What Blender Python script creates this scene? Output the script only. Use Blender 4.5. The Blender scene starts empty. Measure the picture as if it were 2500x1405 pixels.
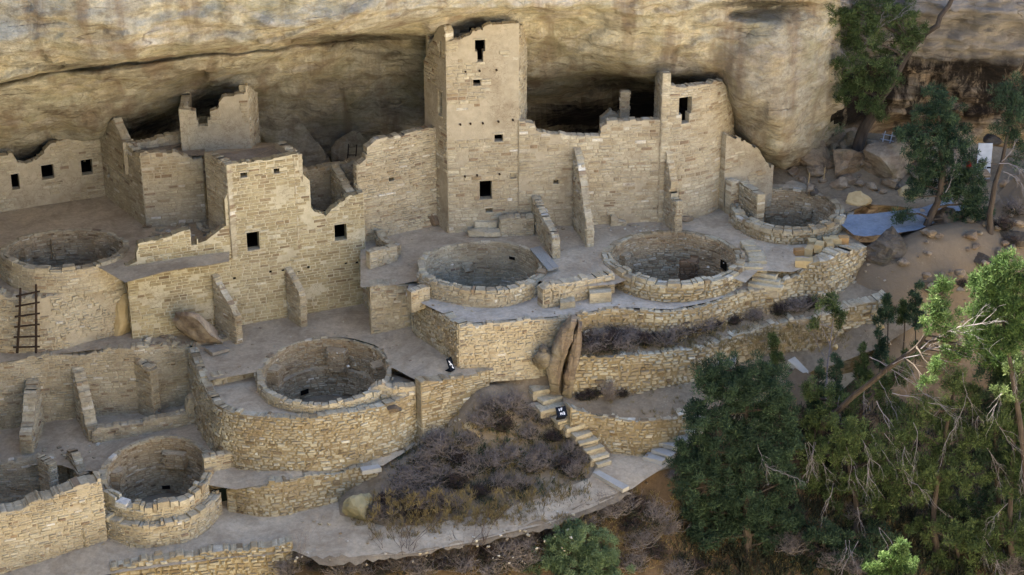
import bpy, math, random
import numpy as np
from mathutils import Vector, Matrix, noise
from mathutils.geometry import delaunay_2d_cdt

random.seed(11); np.random.seed(11)
R = math.radians
SC = bpy.context.scene
COL = SC.collection
# ---------------------------------------------------------------- camera
FPX, PITCH, CAMH = 4665.0, R(25), 28.0
cam_d = bpy.data.cameras.new('camera'); cam = bpy.data.objects.new('camera', cam_d); COL.objects.link(cam)
cam.location = (0, 0, CAMH); cam.rotation_euler = (R(90) - PITCH, 0, 0)
cam_d.sensor_width = 36; cam_d.lens = FPX / 2500 * 36; cam_d.clip_end = 3000; cam_d.clip_start = .5
SC.camera = cam
# ---------------------------------------------------------------- sky and sun
SUN_EL, SUN_AZ = R(55), R(-35)      # azimuth from +Y towards +X: the sun stands behind the mesa
wd = bpy.data.worlds.new('World'); SC.world = wd; wd.use_nodes = True
nt = wd.node_tree; bg = nt.nodes['Background']
sky = nt.nodes.new('ShaderNodeTexSky'); sky.sky_type = 'NISHITA'; sky.sun_disc = False
sky.sun_elevation = SUN_EL; sky.sun_rotation = SUN_AZ; sky.altitude = 2100; sky.dust_density = 4.0; sky.air_density = .75; sky.ozone_density = .6
nt.links.new(sky.outputs[0], bg.inputs[0]); bg.inputs[1].default_value = .10
sd = bpy.data.lights.new('sun', 'SUN'); sd.energy = 5.0; sd.angle = R(.5); sd.color = (1, .94, .84)
sun = bpy.data.objects.new('sun', sd); COL.objects.link(sun)
sv = Vector((math.sin(SUN_AZ) * math.cos(SUN_EL), math.cos(SUN_AZ) * math.cos(SUN_EL), math.sin(SUN_EL)))
sun.rotation_euler = sv.to_track_quat('Z', 'Y').to_euler(); sun.location = (0, 100, 90)
SC.view_settings.view_transform = 'Standard'; SC.view_settings.look = 'None'
SC.view_settings.exposure = 2.9; SC.view_settings.gamma = 1
SC.cycles.use_denoising = True
SC.cycles.max_bounces = 6; SC.cycles.diffuse_bounces = 4

# ---------------------------------------------------------------- measuring helpers
cP, sP = math.cos(PITCH), math.sin(PITCH)
def ray(px, py):
    a, b = px - 1250.0, 702.5 - py
    return Vector((a, FPX * cP + b * sP, -FPX * sP + b * cP))
def at(px, py, z):
    d = ray(px, py); t = (z - CAMH) / d.z
    return Vector((d.x * t, d.y * t, z))
def atY(px, py, Y):
    d = ray(px, py); t = Y / d.y
    return Vector((d.x * t, Y, CAMH + d.z * t))
def proj(p):
    f = p[1] * cP - (p[2] - CAMH) * sP
    u = p[1] * sP + (p[2] - CAMH) * cP
    return 1250 + FPX * p[0] / f, 702.5 - FPX * u / f
def zrow(xy, row):
    k = (702.5 - row) / FPX
    # u = k f ; u = y sP + h cP ; f = y cP - h sP
    h = xy[1] * (k * cP - sP) / (cP + k * sP)
    return CAMH + h
def lin(h):
    h = h.lstrip('#'); o = []
    for i in (0, 2, 4):
        c = int(h[i:i + 2], 16) / 255
        o.append(c / 12.92 if c <= .04045 else ((c + .055) / 1.055) ** 2.4)
    return (o[0], o[1], o[2], 1)
U = random.uniform
def nz(x, y=0., z=0.): return noise.noise(Vector((x, y, z)))
def fbm(x, y, z, o=4, h=.9): return noise.fractal(Vector((x, y, z)), h, 2.0, o)

# ---------------------------------------------------------------- mesh builder
class MB:
    def __init__(s): s.v = []; s.f = []; s.t = []; s.m = []
    def q(s, pts, tint=.5, m=0):
        n = len(s.v); s.v += [tuple(p) for p in pts]; s.f.append(tuple(range(n, n + len(pts)))); s.t.append(tint); s.m.append(m)
    def hexa(s, b, t, tint=.5, m=0, bottom=True):
        n = len(s.v); s.v += [tuple(p) for p in b] + [tuple(p) for p in t]
        F = [(n + 4, n + 5, n + 6, n + 7)] + [(n + i, n + (i + 1) % 4, n + 4 + (i + 1) % 4, n + 4 + i) for i in range(4)]
        if bottom: F.append((n + 3, n + 2, n + 1, n))
        s.f += F; s.t += [tint] * len(F); s.m += [m] * len(F)
    def box(s, c, sx, sy, sz, rz=0, tint=.5, m=0, jit=0., tilt=(0, 0)):
        M = Matrix.Translation(c) @ Matrix.Rotation(rz, 4, 'Z') @ Matrix.Rotation(tilt[0], 4, 'X') @ Matrix.Rotation(tilt[1], 4, 'Y')
        def P(x, y, z): return M @ Vector((x * sx / 2 + U(-jit, jit), y * sy / 2 + U(-jit, jit), z * sz / 2 + U(-jit, jit)))
        s.hexa([P(-1, -1, -1), P(1, -1, -1), P(1, 1, -1), P(-1, 1, -1)], [P(-1, -1, 1), P(1, -1, 1), P(1, 1, 1), P(-1, 1, 1)], tint, m)
    def tube(s, pts, r0, r1=None, n=6, tint=.5, m=0):
        r1 = r0 if r1 is None else r1; k = len(pts); base = len(s.v)
        for i, p in enumerate(pts):
            p = Vector(p); d = (Vector(pts[min(i + 1, k - 1)]) - Vector(pts[max(i - 1, 0)]))
            if d.length < 1e-6: d = Vector((0, 0, 1))
            d.normalize(); a = d.orthogonal().normalized(); b = d.cross(a); r = r0 + (r1 - r0) * i / max(1, k - 1)
            for j in range(n):
                w = 2 * math.pi * j / n; s.v.append(tuple(p + a * math.cos(w) * r + b * math.sin(w) * r))
        for i in range(k - 1):
            for j in range(n):
                s.f.append((base + i * n + j, base + i * n + (j + 1) % n, base + (i + 1) * n + (j + 1) % n, base + (i + 1) * n + j)); s.t.append(tint); s.m.append(m)
        s.f.append(tuple(base + j for j in reversed(range(n)))); s.t.append(tint); s.m.append(m)
        s.f.append(tuple(base + (k - 1) * n + j for j in range(n))); s.t.append(tint); s.m.append(m)
    def build(s, name, mats, parent=None, smooth=False):
        me = bpy.data.meshes.new(name); me.from_pydata(s.v, [], s.f)
        for m in (mats if isinstance(mats, (list, tuple)) else [mats]): me.materials.append(m)
        me.polygons.foreach_set('material_index', s.m)
        a = me.attributes.new('tint', 'FLOAT', 'FACE'); a.data.foreach_set('value', s.t)
        if smooth: me.polygons.foreach_set('use_smooth', [True] * len(s.f))
        me.update()
        o = bpy.data.objects.new(name, me); COL.objects.link(o)
        if parent: o.parent = parent; o.matrix_parent_inverse = parent.matrix_world.inverted()
        return o
def tag(o, label=None, cat=None, group=None, kind=None):
    for k, v in (('label', label), ('category', cat), ('group', group), ('kind', kind)):
        if v: o[k] = v
    return o
def empty(name, loc, label, cat, group=None):
    o = bpy.data.objects.new(name, None); COL.objects.link(o); o.location = loc; o.empty_display_size = .2; o['kind'] = 'thing'
    o.matrix_world = Matrix.Translation(loc)
    return tag(o, label, cat, group)

# ---------------------------------------------------------------- materials
def newmat(name, rough=.9):
    m = bpy.data.materials.new(name); m.use_nodes = True; n = m.node_tree.nodes; p = n['Principled BSDF']
    p.inputs['Roughness'].default_value = rough; p.inputs['Specular IOR Level'].default_value = .15
    return m, m.node_tree, p
def nd(t, typ, **kw):
    n = t.nodes.new(typ)
    for k, v in kw.items():
        if k.startswith('i_'): n.inputs[int(k[2:])].default_value = v
        else: setattr(n, k, v)
    return n
def ramp(t, stops, src, interp='LINEAR'):
    r = nd(t, 'ShaderNodeValToRGB'); r.color_ramp.interpolation = interp; e = r.color_ramp.elements
    while len(e) < len(stops): e.new(.5)
    for i, (p, c) in enumerate(stops): e[i].position = p; e[i].color = c if not isinstance(c, str) else lin(c)
    t.links.new(src, r.inputs[0]); return r.outputs[0]
def mapped(t, scale=(1, 1, 1), rot=(0, 0, 0)):
    g = nd(t, 'ShaderNodeNewGeometry'); mp = nd(t, 'ShaderNodeMapping'); mp.inputs['Scale'].default_value = scale; mp.inputs['Rotation'].default_value = rot
    t.links.new(g.outputs['Position'], mp.inputs[0]); return mp.outputs[0]
def noisen(t, scale, detail=5, rough=.6, sc=(1, 1, 1), dist=0., rot=(0, 0, 0)):
    n = nd(t, 'ShaderNodeTexNoise'); n.inputs['Scale'].default_value = scale; n.inputs['Detail'].default_value = detail
    n.inputs['Roughness'].default_value = rough; n.inputs['Distortion'].default_value = dist
    t.links.new(mapped(t, sc, rot), n.inputs['Vector']); return n.outputs['Fac']
def mix(t, a, b, fac, mode='MIX'):
    m = nd(t, 'ShaderNodeMix'); m.data_type = 'RGBA'; m.blend_type = mode
    for k, v in ((0, fac), (6, a), (7, b)):
        if hasattr(v, 'links'): t.links.new(v, m.inputs[k])
        else: m.inputs[k].default_value = v if k == 0 else (lin(v) if isinstance(v, str) else v)
    return m.outputs[2]
def bump(t, p, h, dist, strength=1.):
    b = nd(t, 'ShaderNodeBump'); b.inputs['Distance'].default_value = dist; b.inputs['Strength'].default_value = strength
    t.links.new(h, b.inputs['Height']); t.links.new(b.outputs[0], p.inputs['Normal'])
def math_n(t, op, a, b=0.):
    m = nd(t, 'ShaderNodeMath', operation=op)
    for i, v in enumerate((a, b)):
        if hasattr(v, 'links'): t.links.new(v, m.inputs[i])
        else: m.inputs[i].default_value = v
    return m.outputs[0]
def attr(t, name='tint'):
    a = nd(t, 'ShaderNodeAttribute'); a.attribute_name = name; return a.outputs['Fac']

def stone_mat(name, stops, stain='#8a6a3c', stain_amt=.5, dark='#4c3a2a'):
    m, t, p = newmat(name)
    c = ramp(t, stops, attr(t))
    c = mix(t, c, stain, math_n(t, 'MULTIPLY', ramp(t, [(.42, (0, 0, 0, 1)), (.68, (1, 1, 1, 1))], noisen(t, .55, 5, .65, (1, 1, 1.6))), stain_amt))
    fine = ramp(t, [(.28, (.66, .66, .66, 1)), (.72, (1.18, 1.18, 1.18, 1))], noisen(t, 9, 6, .75, (1, 1, 1.8)))
    c = mix(t, c, fine, 1., 'MULTIPLY')
    spots = ramp(t, [(.60, (0, 0, 0, 1)), (.70, (1, 1, 1, 1))], noisen(t, 3.1, 5, .7, (1, 1, 2.4)))
    c = mix(t, c, dark, math_n(t, 'MULTIPLY', spots, .4))
    pat = ramp(t, [(.36, (.80, .78, .76, 1)), (.5, (1, 1, 1, 1)), (.66, (1.14, 1.14, 1.12, 1))], noisen(t, 1.3, 5, .65, (1, 1, 1.5), .4)); c = mix(t, c, pat, 1., 'MULTIPLY')
    t.links.new(c, p.inputs['Base Color'])
    bump(t, p, noisen(t, 16, 5, .7, (1, 1, 1.6)), .025, .9)
    return m
def plain_mat(name, c1, c2, scale=3, bumpd=.01, rough=.9, sc=(1, 1, 1)):
    m, t, p = newmat(name, rough)
    c = ramp(t, [(.3, c1), (.7, c2)], noisen(t, scale, 6, .65, sc))
    if 'mortar' in name or 'plaster' in name:
        c = mix(t, c, ramp(t, [(.34, (.80, .77, .74, 1)), (.5, (1, 1, 1, 1)), (.68, (1.1, 1.1, 1.1, 1))], noisen(t, .9, 6, .7)), 1., 'MULTIPLY')
        v = nd(t, 'ShaderNodeTexVoronoi'); v.feature = 'DISTANCE_TO_EDGE'; v.inputs['Scale'].default_value = 2.6; wv = nd(t, 'ShaderNodeVectorMath', operation='ADD'); nn = nd(t, 'ShaderNodeTexNoise'); nn.inputs['Scale'].default_value = 3.; nn.inputs['Detail'].default_value = 4
        g = mapped(t, (1, 1, 1.3)); t.links.new(g, nn.inputs['Vector']); t.links.new(g, wv.inputs[0]); t.links.new(nn.outputs['Color'], wv.inputs[1]); t.links.new(wv.outputs[0], v.inputs['Vector'])
        k = math_n(t, 'MULTIPLY', ramp(t, [(.0, (1, 1, 1, 1)), (.05, (0, 0, 0, 1))], v.outputs['Distance']), ramp(t, [(.45, (0, 0, 0, 1)), (.55, (1, 1, 1, 1))], noisen(t, .5, 3, .5)))
        c = mix(t, c, '#6d5c48', math_n(t, 'MULTIPLY', k, .5))
    t.links.new(c, p.inputs['Base Color'])
    if bumpd: bump(t, p, noisen(t, scale * 4, 5, .7, sc), bumpd)
    return m
BUFF = [(0, '#96836f'), (.15, '#a99a80'), (.35, '#b8ac92'), (.6, '#c4b99e'), (.85, '#cfc6ae'), (.95, '#d8d1bf'), (1, '#e6e2d6')]
OCHR = [(0, '#7d6e5a'), (.15, '#9c8e74'), (.4, '#b5a98e'), (.65, '#c3baa0'), (.85, '#cec7b1'), (1, '#dedac9')]
DARK = [(0, '#6f6150'), (.2, '#8b7a62'), (.5, '#a29380'), (.8, '#b5a994'), (1, '#cfc6b0')]
M = {}
M['buff'] = stone_mat('buff_sandstone_masonry', BUFF, '#a58a5e', .45)
M['kiva'] = stone_mat('warm_kiva_masonry', [(0, '#8c765c'), (.2, '#ae9778'), (.5, '#c7b391'), (.8, '#d5c5a7'), (1, '#e4d9c2')], '#8f7352', .4)
M['kiva_mortar'] = plain_mat('kiva_inner_mortar', '#a08a69', '#baa583', 4, .03)
M['house'] = stone_mat('tan_house_masonry', [(0, '#8c7860'), (.2, '#a39274'), (.5, '#b4a582'), (.8, '#c2b593'), (1, '#ded6bd')], '#a3925f', .3)
M['house_mortar'] = plain_mat('cream_house_mortar', '#bdb294', '#d0c6aa', 4, .02)
M['buff_mortar'] = plain_mat('buff_mortar', '#ab9e86', '#beb299', 4, .02)
M['plaster'] = plain_mat('pinkish_mud_plaster', '#b3a18a', '#c9bba3', 1.6, .015)
M['ochre'] = stone_mat('ochre_sandstone_masonry', OCHR, '#8f7142', .55)
M['ochre_mortar'] = plain_mat('ochre_mortar', '#8b7c5f', '#a39473', 4, .03)
M['dark'] = stone_mat('dark_kiva_masonry', DARK, '#5b4a36', .5)  # darker brown stone tone
M['dark_mortar'] = plain_mat('kiva_mortar', '#74644b', '#8f7d60', 4, .03)
M['void_shade'] = plain_mat('painted_opening_shade', '#100c09', '#1b1510', 3, 0)  # near-black colour painting the shade inside openings
M['roof'] = stone_mat('mud_roof', [(0, '#8f8374'), (1, '#a89c8c')], '#7c6d58', .3)
def ground_mat(name, a, b, c, pebble=.5, sc=1.):
    m, t, p = newmat(name, .95)
    k = ramp(t, [(.3, a), (.55, b), (.75, c)], noisen(t, .5 * sc, 7, .62))
    f = ramp(t, [(.35, (.78, .78, .78, 1)), (.7, (1.12, 1.12, 1.12, 1))], noisen(t, 7 * sc, 6, .75))
    k = mix(t, k, f, 1., 'MULTIPLY')
    k = mix(t, k, ramp(t, [(.38, (.82, .80, .78, 1)), (.52, (1, 1, 1, 1)), (.68, (1.12, 1.11, 1.08, 1))], noisen(t, 1.1 * sc, 6, .7, dist=.6)), 1., 'MULTIPLY')
    v = nd(t, 'ShaderNodeTexVoronoi'); v.inputs['Scale'].default_value = 9 * sc; t.links.new(mapped(t), v.inputs['Vector'])
    w = noisen(t, 1.2 * sc, 3, .5)
    sel = math_n(t, 'MULTIPLY', ramp(t, [(.10, (1, 1, 1, 1)), (.16, (0, 0, 0, 1))], v.outputs['Distance']), ramp(t, [(.5, (0, 0, 0, 1)), (.62, (1, 1, 1, 1))], w))
    k = mix(t, k, '#b5a98e', math_n(t, 'MULTIPLY', sel, pebble))
    t.links.new(k, p.inputs['Base Color'])
    bump(t, p, math_n(t, 'ADD', noisen(t, 6 * sc, 6, .7), math_n(t, 'MULTIPLY', sel, .3 * pebble)), .05, .8)
    return m
M['dust'] = ground_mat('trodden_dust_floor', '#b0a189', '#c3b399', '#d1c2a8', .35)
M['pathm'] = ground_mat('pale_grey_path', '#b3a896', '#c4b9a6', '#d0c6b3', .25)
M['dirt'] = ground_mat('brown_dirt_slope', '#857660', '#988870', '#a99a80', .8)
M['slope'] = ground_mat('dark_red_earth', '#5a4a38', '#6d5b46', '#837059', .7)
M['pave'] = ground_mat('blue_grey_pavement', '#7f8c9c', '#8d99a6', '#99a3ad', .05)
M['canyonm'] = ground_mat('canyon_earth', '#a89c86', '#b9ae98', '#c9bfaa', .3, .2)

# ---------------------------------------------------------------- masonry
class Path:
    """vertical wall line: positions along s, outward normal to the right of travel"""
    def __init__(s, pts, smooth=False):
        P = [np.array((p[0], p[1]), float) for p in pts]
        if smooth and len(P) > 2:
            Q = []
            for i in range(len(P) - 1):
                p0, p1, p2, p3 = P[max(i - 1, 0)], P[i], P[i + 1], P[min(i + 2, len(P) - 1)]
                for k in range(6):
                    t = k / 6; Q.append(.5 * ((2 * p1) + (-p0 + p2) * t + (2 * p0 - 5 * p1 + 4 * p2 - p3) * t * t + (-p0 + 3 * p1 - 3 * p2 + p3) * t ** 3))
            Q.append(P[-1]); P = Q
        s.P = np.array(P); d = np.diff(s.P, axis=0); l = np.hypot(d[:, 0], d[:, 1]); s.S = np.concatenate(([0], np.cumsum(l))); s.L = s.S[-1]
        n = np.stack((d[:, 1], -d[:, 0]), 1) / l[:, None]
        vn = np.vstack((n[:1], (n[:-1] + n[1:]), n[-1:])); s.N = vn / np.hypot(vn[:, 0], vn[:, 1])[:, None]
    def __call__(s, a, z, d=0.):
        x = np.interp(a, s.S, s.P[:, 0]); y = np.interp(a, s.S, s.P[:, 1])
        if a < 0: dd = (s.P[1] - s.P[0]) / s.S[1]; x += dd[0] * a; y += dd[1] * a
        if a > s.L: dd = (s.P[-1] - s.P[-2]) / (s.S[-1] - s.S[-2]); x += dd[0] * (a - s.L); y += dd[1] * (a - s.L)
        return (x + np.interp(a, s.S, s.N[:, 0]) * d, y + np.interp(a, s.S, s.N[:, 1]) * d, z)
    def sz(s, px, py):
        best = None
        for a in np.linspace(-.6, s.L + .6, 240):
            p = s(a, 0); z = zrow(p, py); e = abs(proj((p[0], p[1], z))[0] - px)
            if best is None or e < best[0] - 1e-6: best = (e, a, z)
        return best[1], best[2]
def lines(a, b, step, fixed=(), jit=.25):
    o = [a]; x = a
    while x < b - step * .5:
        x += step * U(1 - jit, 1 + jit)
        if x < b - step * .4: o.append(x)
    o.append(b)
    fx = [f for f in fixed if a < f < b]
    o = [v for v in o if v in (a, b) or all(abs(v - f) > step * .35 for f in fx)] + fx
    return sorted(set(o))
STY = {  # widths, row step, relief, corner jitter, gap
    'ashlar': dict(w=(.18, .48), h=.12, r=(.006, .032), j=.014, g=.012),
    'rubble': dict(w=(.10, .38), h=.105, r=(.008, .06), j=.045, g=.010),
    'slab': dict(w=(.12, .42), h=.088, r=(.004, .05), j=.018, g=.011),
    'rough': dict(w=(.12, .4), h=.125, r=(.01, .085), j=.05, g=.012)}
def stone(mb, W, s0, s1, z0, z1, st, tint):
    j, g = st['j'], st['g']; r = U(*st['r'])
    C = [(s0 + g + U(0, j), z0 + g + U(-j, j) * .5), (s1 - g - U(0, j), z0 + g + U(-j, j) * .5), (s1 - g - U(0, j), z1 - g + U(-j, j) * .5), (s0 + g + U(0, j), z1 - g + U(-j, j) * .5)]
    cs, cz = (s0 + s1) / 2, (z0 + z1) / 2; k = min(.25, .022 / max(.02, (z1 - z0) / 2)); ks = min(.25, .025 / max(.03, (s1 - s0) / 2))
    I = [(a + (cs - a) * ks, b + (cz - b) * k) for a, b in C]
    mb.hexa([W(a, b, .001) for a, b in C], [W(a, b, .001 + r + U(-.3, .3) * r) for a, b in I], tint, 1, bottom=False)
def tintv(): 
    q = random.random()
    if q < .015: return U(.92, 1)
    if q < .08: return U(0, .2)
    return min(.9, max(.15, random.gauss(.55, .14)))
def wall(path, zb, top, holes=(), th=.32, style='ashlar', faces='f', ends='', mats='buff', rag=.07, name='wall', parent=None, plaster=None, cap=True, smoothed=False, keep=False, rows=None, closed=False, batter=0., skip=.02, cs=.24):
    """one standing masonry wall; zb,top: numbers or [(s,z)...]; holes: (s0,s1,z0,z1)"""
    mb = keep if keep else MB(); st = STY[style]; L = path.L
    if not isinstance(zb, (list, tuple)): zb = [(0, zb)]
    if not isinstance(top, (list, tuple)): top = [(0, top)]
    fb = lambda s: float(np.interp(s, [q[0] for q in zb], [q[1] for q in zb])); ft = lambda s: float(np.interp(s, [q[0] for q in top], [q[1] for q in top]))
    z0 = min(q[1] for q in zb); z1 = max(q[1] for q in top) + rag
    SL = lines(0, L, cs, [h[0] for h in holes] + [h[1] for h in holes] + [q[0] for q in top]); ZL = lines(z0, z1, st['h'], [h[2] for h in holes] + [h[3] for h in holes])
    wv = .055 if style in ('rubble', 'rough') else .025
    W = lambda s, z, d: path(s, z + wv * nz(s * .9, z * 1.2, 3), d + batter * (z1 - z) + .012 * nz(s * 1.7, z * 1.7, 7))
    wide = max(1, len(SL) - 1); jt = [U(-rag, rag) for _ in range(wide)]
    def hole(s, z): return any(h[0] < s < h[1] and h[2] < z < h[3] for h in holes)
    def ci(s): return max(0, min(wide - 1, int(np.searchsorted(SL, s) - 1)))
    def solid(s, z):
        if s <= 0 or s >= L or z < z0: return False
        return z > fb(s) - st['h'] and z < ft(s) + jt[ci(s)] and not hole(s, z)
    nz_ = len(ZL) - 1
    G = [[solid((SL[i] + SL[i + 1]) / 2, (ZL[k] + ZL[k + 1]) / 2) for k in range(nz_)] for i in range(wide)]
    g = lambda i, k: 0 <= i < wide and 0 <= k < nz_ and G[i][k]
    for i in range(wide):
        for k in range(nz_):
            if not G[i][k]: continue
            a, b, c, d = SL[i], SL[i + 1], ZL[k], ZL[k + 1]
            da = db = d
            if not any(G[i][kk] for kk in range(k + 1, nz_)):
                da, db = [max(c + .03, min(d + st['h'] * 1.5, ft(q) + jt[i])) for q in (a + .004, b - .004)]
                if b - a < .06 or abs(da - db) > .3: da = db = min(da, db)
            mb.q([W(a, c, 0), W(b, c, 0), W(b, db, 0), W(a, da, 0)])
            mb.q([W(b, c, -th), W(a, c, -th), W(a, da, -th), W(b, db, -th)])
            if not g(i - 1, k): mb.q([W(a, c, -th), W(a, c, 0), W(a, da, 0), W(a, da, -th)], tintv(), 1)
            if not g(i + 1, k): mb.q([W(b, c, 0), W(b, c, -th), W(b, db, -th), W(b, db, 0)], tintv(), 1)
            if not g(i, k - 1) and k > 0: mb.q([W(a, c, 0), W(a, c, -th), W(b, c, -th), W(b, c, 0)])
            if not g(i, k + 1):
                mb.q([W(a, da, 0), W(b, db, 0), W(b, db, -th), W(a, da, -th)], tintv(), 1)
                if cap and not (k + 1 < nz_ and any(g(i, kk) for kk in range(k + 1, nz_))) and random.random() < .8:
                    e, hh = .012, U(.01, .05) if style != 'rough' else U(.02, .09); o = U(-.01, .02)
                    cuts_ = [0, -th] if th < .2 or random.random() < .25 else [0, -th * U(.35, .65), -th]
                    for u0, u1 in zip(cuts_, cuts_[1:]):
                        if b - a < .08 or random.random() < .15: continue
                        h2 = hh * U(.3, 1.2); x0, x1 = a + e + U(0, .03), b - e - U(0, .03); p0, p1 = o + u0 + U(-.02, .01), u1 + U(.0, .03)
                        mb.hexa([W(x0, da, p0), W(x1, db, p0), W(x1, db, p1), W(x0, da, p1)], [W(x0 + .025, da + h2 * U(.5, 1), p0 - .03), W(x1 - .025, db + h2 * U(.5, 1), p0 - .03), W(x1 - .025, db + h2, p1 + .02), W(x0 + .025, da + h2, p1 + .02)], tintv(), 1, False)
    sides = [(1, 0.)] if 'f' in faces else []
    if 'b' in faces: sides.append((-1, -th))
    for sg, off in sides:
        WW = (lambda s, z, d: W(s, z, d)) if sg > 0 else (lambda s, z, d: W(L - s, z, -th - d))
        for k in range(nz_):
            s = 0.; zc = (ZL[k] + ZL[k + 1]) / 2; hgt = ZL[k + 1] - ZL[k]
            while s < L - .04:
                w = min(U(*st['w']) * (1 if hgt > .07 else .7), L - s); e = s + w
                if L - e < .1: e = L
                if sg > 0: hx = [h for h in holes if h[2] < zc < h[3]]
                else: hx = [(L - h[1], L - h[0], h[2], h[3]) for h in holes if h[2] < zc < h[3]]
                for h in hx:
                    if s < h[0] - .03 < e: e = h[0]
                    elif h[0] - .03 <= s < h[1]: e = h[1]
                t3 = (lambda q: solid(q, zc)) if sg > 0 else (lambda q: solid(L - q, zc))
                if e - s > .05 and t3(s + .03) and t3(e - .03) and t3((s + e) / 2) and random.random() > skip:
                    if not (plaster and sg > 0 and plaster((s + e) / 2, zc)):
                        mid = (s + e) / 2 if sg > 0 else L - (s + e) / 2; zt = ZL[k + 1]
                        if zt > ft(mid) - .03: zt = max(ZL[k] + .04, ft(mid) + jt[ci(mid)] - .01)
                        stone(mb, WW, s, e, ZL[k], zt, st, tintv())
                s = e
    for en in ends:   # 'l' start, 'r' finish: stones on the narrow face
        a = 0. if en == 'l' else L
        for k in range(nz_):
            if solid(a + (.02 if en == 'l' else -.02), (ZL[k] + ZL[k + 1]) / 2):
                sg = -1 if en == 'l' else 1
                def WE(u, z, d, a=a, sg=sg): return W(a + sg * d, z, -u if en == 'r' else -(th - u))
                cut = U(.35, .65) * th if random.random() < .5 and th > .25 else th
                stone(mb, WE, 0, cut, ZL[k], ZL[k + 1], st, tintv())
                if cut < th: stone(mb, WE, cut, th, ZL[k], ZL[k + 1], st, tintv())
    if keep: return mb
    return mb.build(name, [M[mats + '_mortar'], M[mats]], parent)
def wallpx(pts, tops, zb=None, holes_px=(), smooth=False, **kw):
    """wall whose line passes through measured points (px,py,z); top silhouette and openings measured too"""
    W3 = [at(*p) for p in pts]; path = Path([(w.x, w.y) for w in W3], smooth)
    if zb is None: zb = min(p[2] for p in pts) - .35
    tp = sorted(path.sz(*t) for t in tops)
    hs = []
    for x0, y0, x1, y1 in holes_px:
        a, za = path.sz(x0, (y0 + y1) / 2); b, _ = path.sz(x1, (y0 + y1) / 2); m = (x0 + x1) / 2
        hs.append((a, b, path.sz(m, y1)[1], path.sz(m, y0)[1]))
    o = wall(path, zb, tp, hs, **kw)
    return path, hs, o
def window_part(parent, path, h, th=.32, depth=1.1, name='window', trim=('sill', 'lintel')):
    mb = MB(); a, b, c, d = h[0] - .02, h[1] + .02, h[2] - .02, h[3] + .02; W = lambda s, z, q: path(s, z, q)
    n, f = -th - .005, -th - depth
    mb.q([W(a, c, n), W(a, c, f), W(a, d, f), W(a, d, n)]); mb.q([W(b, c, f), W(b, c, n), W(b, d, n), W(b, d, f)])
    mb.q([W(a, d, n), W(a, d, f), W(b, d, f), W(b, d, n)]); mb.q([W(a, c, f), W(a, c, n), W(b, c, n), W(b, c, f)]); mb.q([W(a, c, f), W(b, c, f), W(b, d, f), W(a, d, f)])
    win = mb.build(name, M['void_shade'], parent); w = h[1] - h[0]
    if w > .15:
        for nm, z0, z1, ex in (('sill', h[2] - .05, h[2] + .006, .03), ('lintel', h[3] - .006, h[3] + .055, .05)):
            if nm not in trim: continue
            mb = MB(); mb.hexa([W(h[0] - ex, z0, .035), W(h[1] + ex, z0, .03), W(h[1] + ex, z0, -.2), W(h[0] - ex, z0, -.2)], [W(h[0] - ex, z1, .04), W(h[1] + ex, z1, .035), W(h[1] + ex, z1, -.2), W(h[0] - ex, z1, -.2)], .7)
            mb.build(nm, M['buff'], win)
    return win
def spur(pin, pout, tops, parent, name='buttress_wall', th=.24, mats='buff', zb=None, style='slab', faces='fb', label=None):
    a, b = at(*pin), at(*pout); path = Path([(a.x, a.y), (b.x, b.y)]); tp = []
    for t, row in tops:
        p = path(t * path.L, 0); tp.append((t * path.L, zrow(p, row)))
    o = wall(path, (pin[2] - .35) if zb is None else zb, tp, th=th, style=style, faces=faces, ends='r', mats=mats, name=name, parent=parent, rag=.03, cs=.13)
    if label: o['label'] = label
    return o
# ================================================================ KIVA OUTLINES (needed by the ground sheets)
class Kiva:
    def wob(s, t): return 1 + s.wamp * (nz(math.cos(t) * 1.4, math.sin(t) * 1.4, s.cx) + .35 * nz(math.cos(t) * 4, math.sin(t) * 4, s.cy))
    wamp = .055
def kv(key, L, Rr, T, B, z, zf, **kw):
    k = Kiva(); mx = (L + Rr) / 2; yT = at(mx, T, z).y; yB = at(mx, B, zf).y
    k.cy = (yT + yB) / 2; k.b = (yT - yB) / 2; fwd = k.cy * cP + (CAMH - (z + zf) / 2) * sP
    k.cx = (mx - 1250) / FPX * fwd; k.a = (Rr - L) / 2 / FPX * fwd; k.z, k.zf = z, zf; k.key = key
    k.th = kw.get('th', .34); k.depth = kw.get('depth', 2.2); k.__dict__.update(kw); return k
    
K = {k.key: k for k in [
    kv('court', 22, 300, 560, 655, .55, .5, th=.3, outer=(-165, -15, -.25)),
    kv('tower', 1036, 1322, 590, 706, .04, .04, th=.32, outer=(-160, -35, -.55)),
    kv('plaza', 1492, 1803, 567, 688, .05, .05, th=.38, outer=(-172, -8, -.58)),
    kv('east', 1806, 2040, 462, 560, .45, .45, th=.42, outer=(-175, -5, -.15)),
    kv('middle', 640, 948, 826, 986, -2.4, -2.5, th=.2, outer=(-178, -10, -2.95)),
    kv('lower', 262, 506, 1068, 1236, -4.55, -4.95, th=.32, outer=(-170, -20, -6.2))]}
def in_kiva(x, y, grow=.2):
    for k in K.values():
        e = .049 + k.th * grow; w = k.wob(math.atan2((y - k.cy) / k.b, (x - k.cx) / k.a))
        if ((x - k.cx) / ((k.a + e) * w)) ** 2 + ((y - k.cy) / ((k.b + e) * w)) ** 2 < 1: return True
    return False

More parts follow.
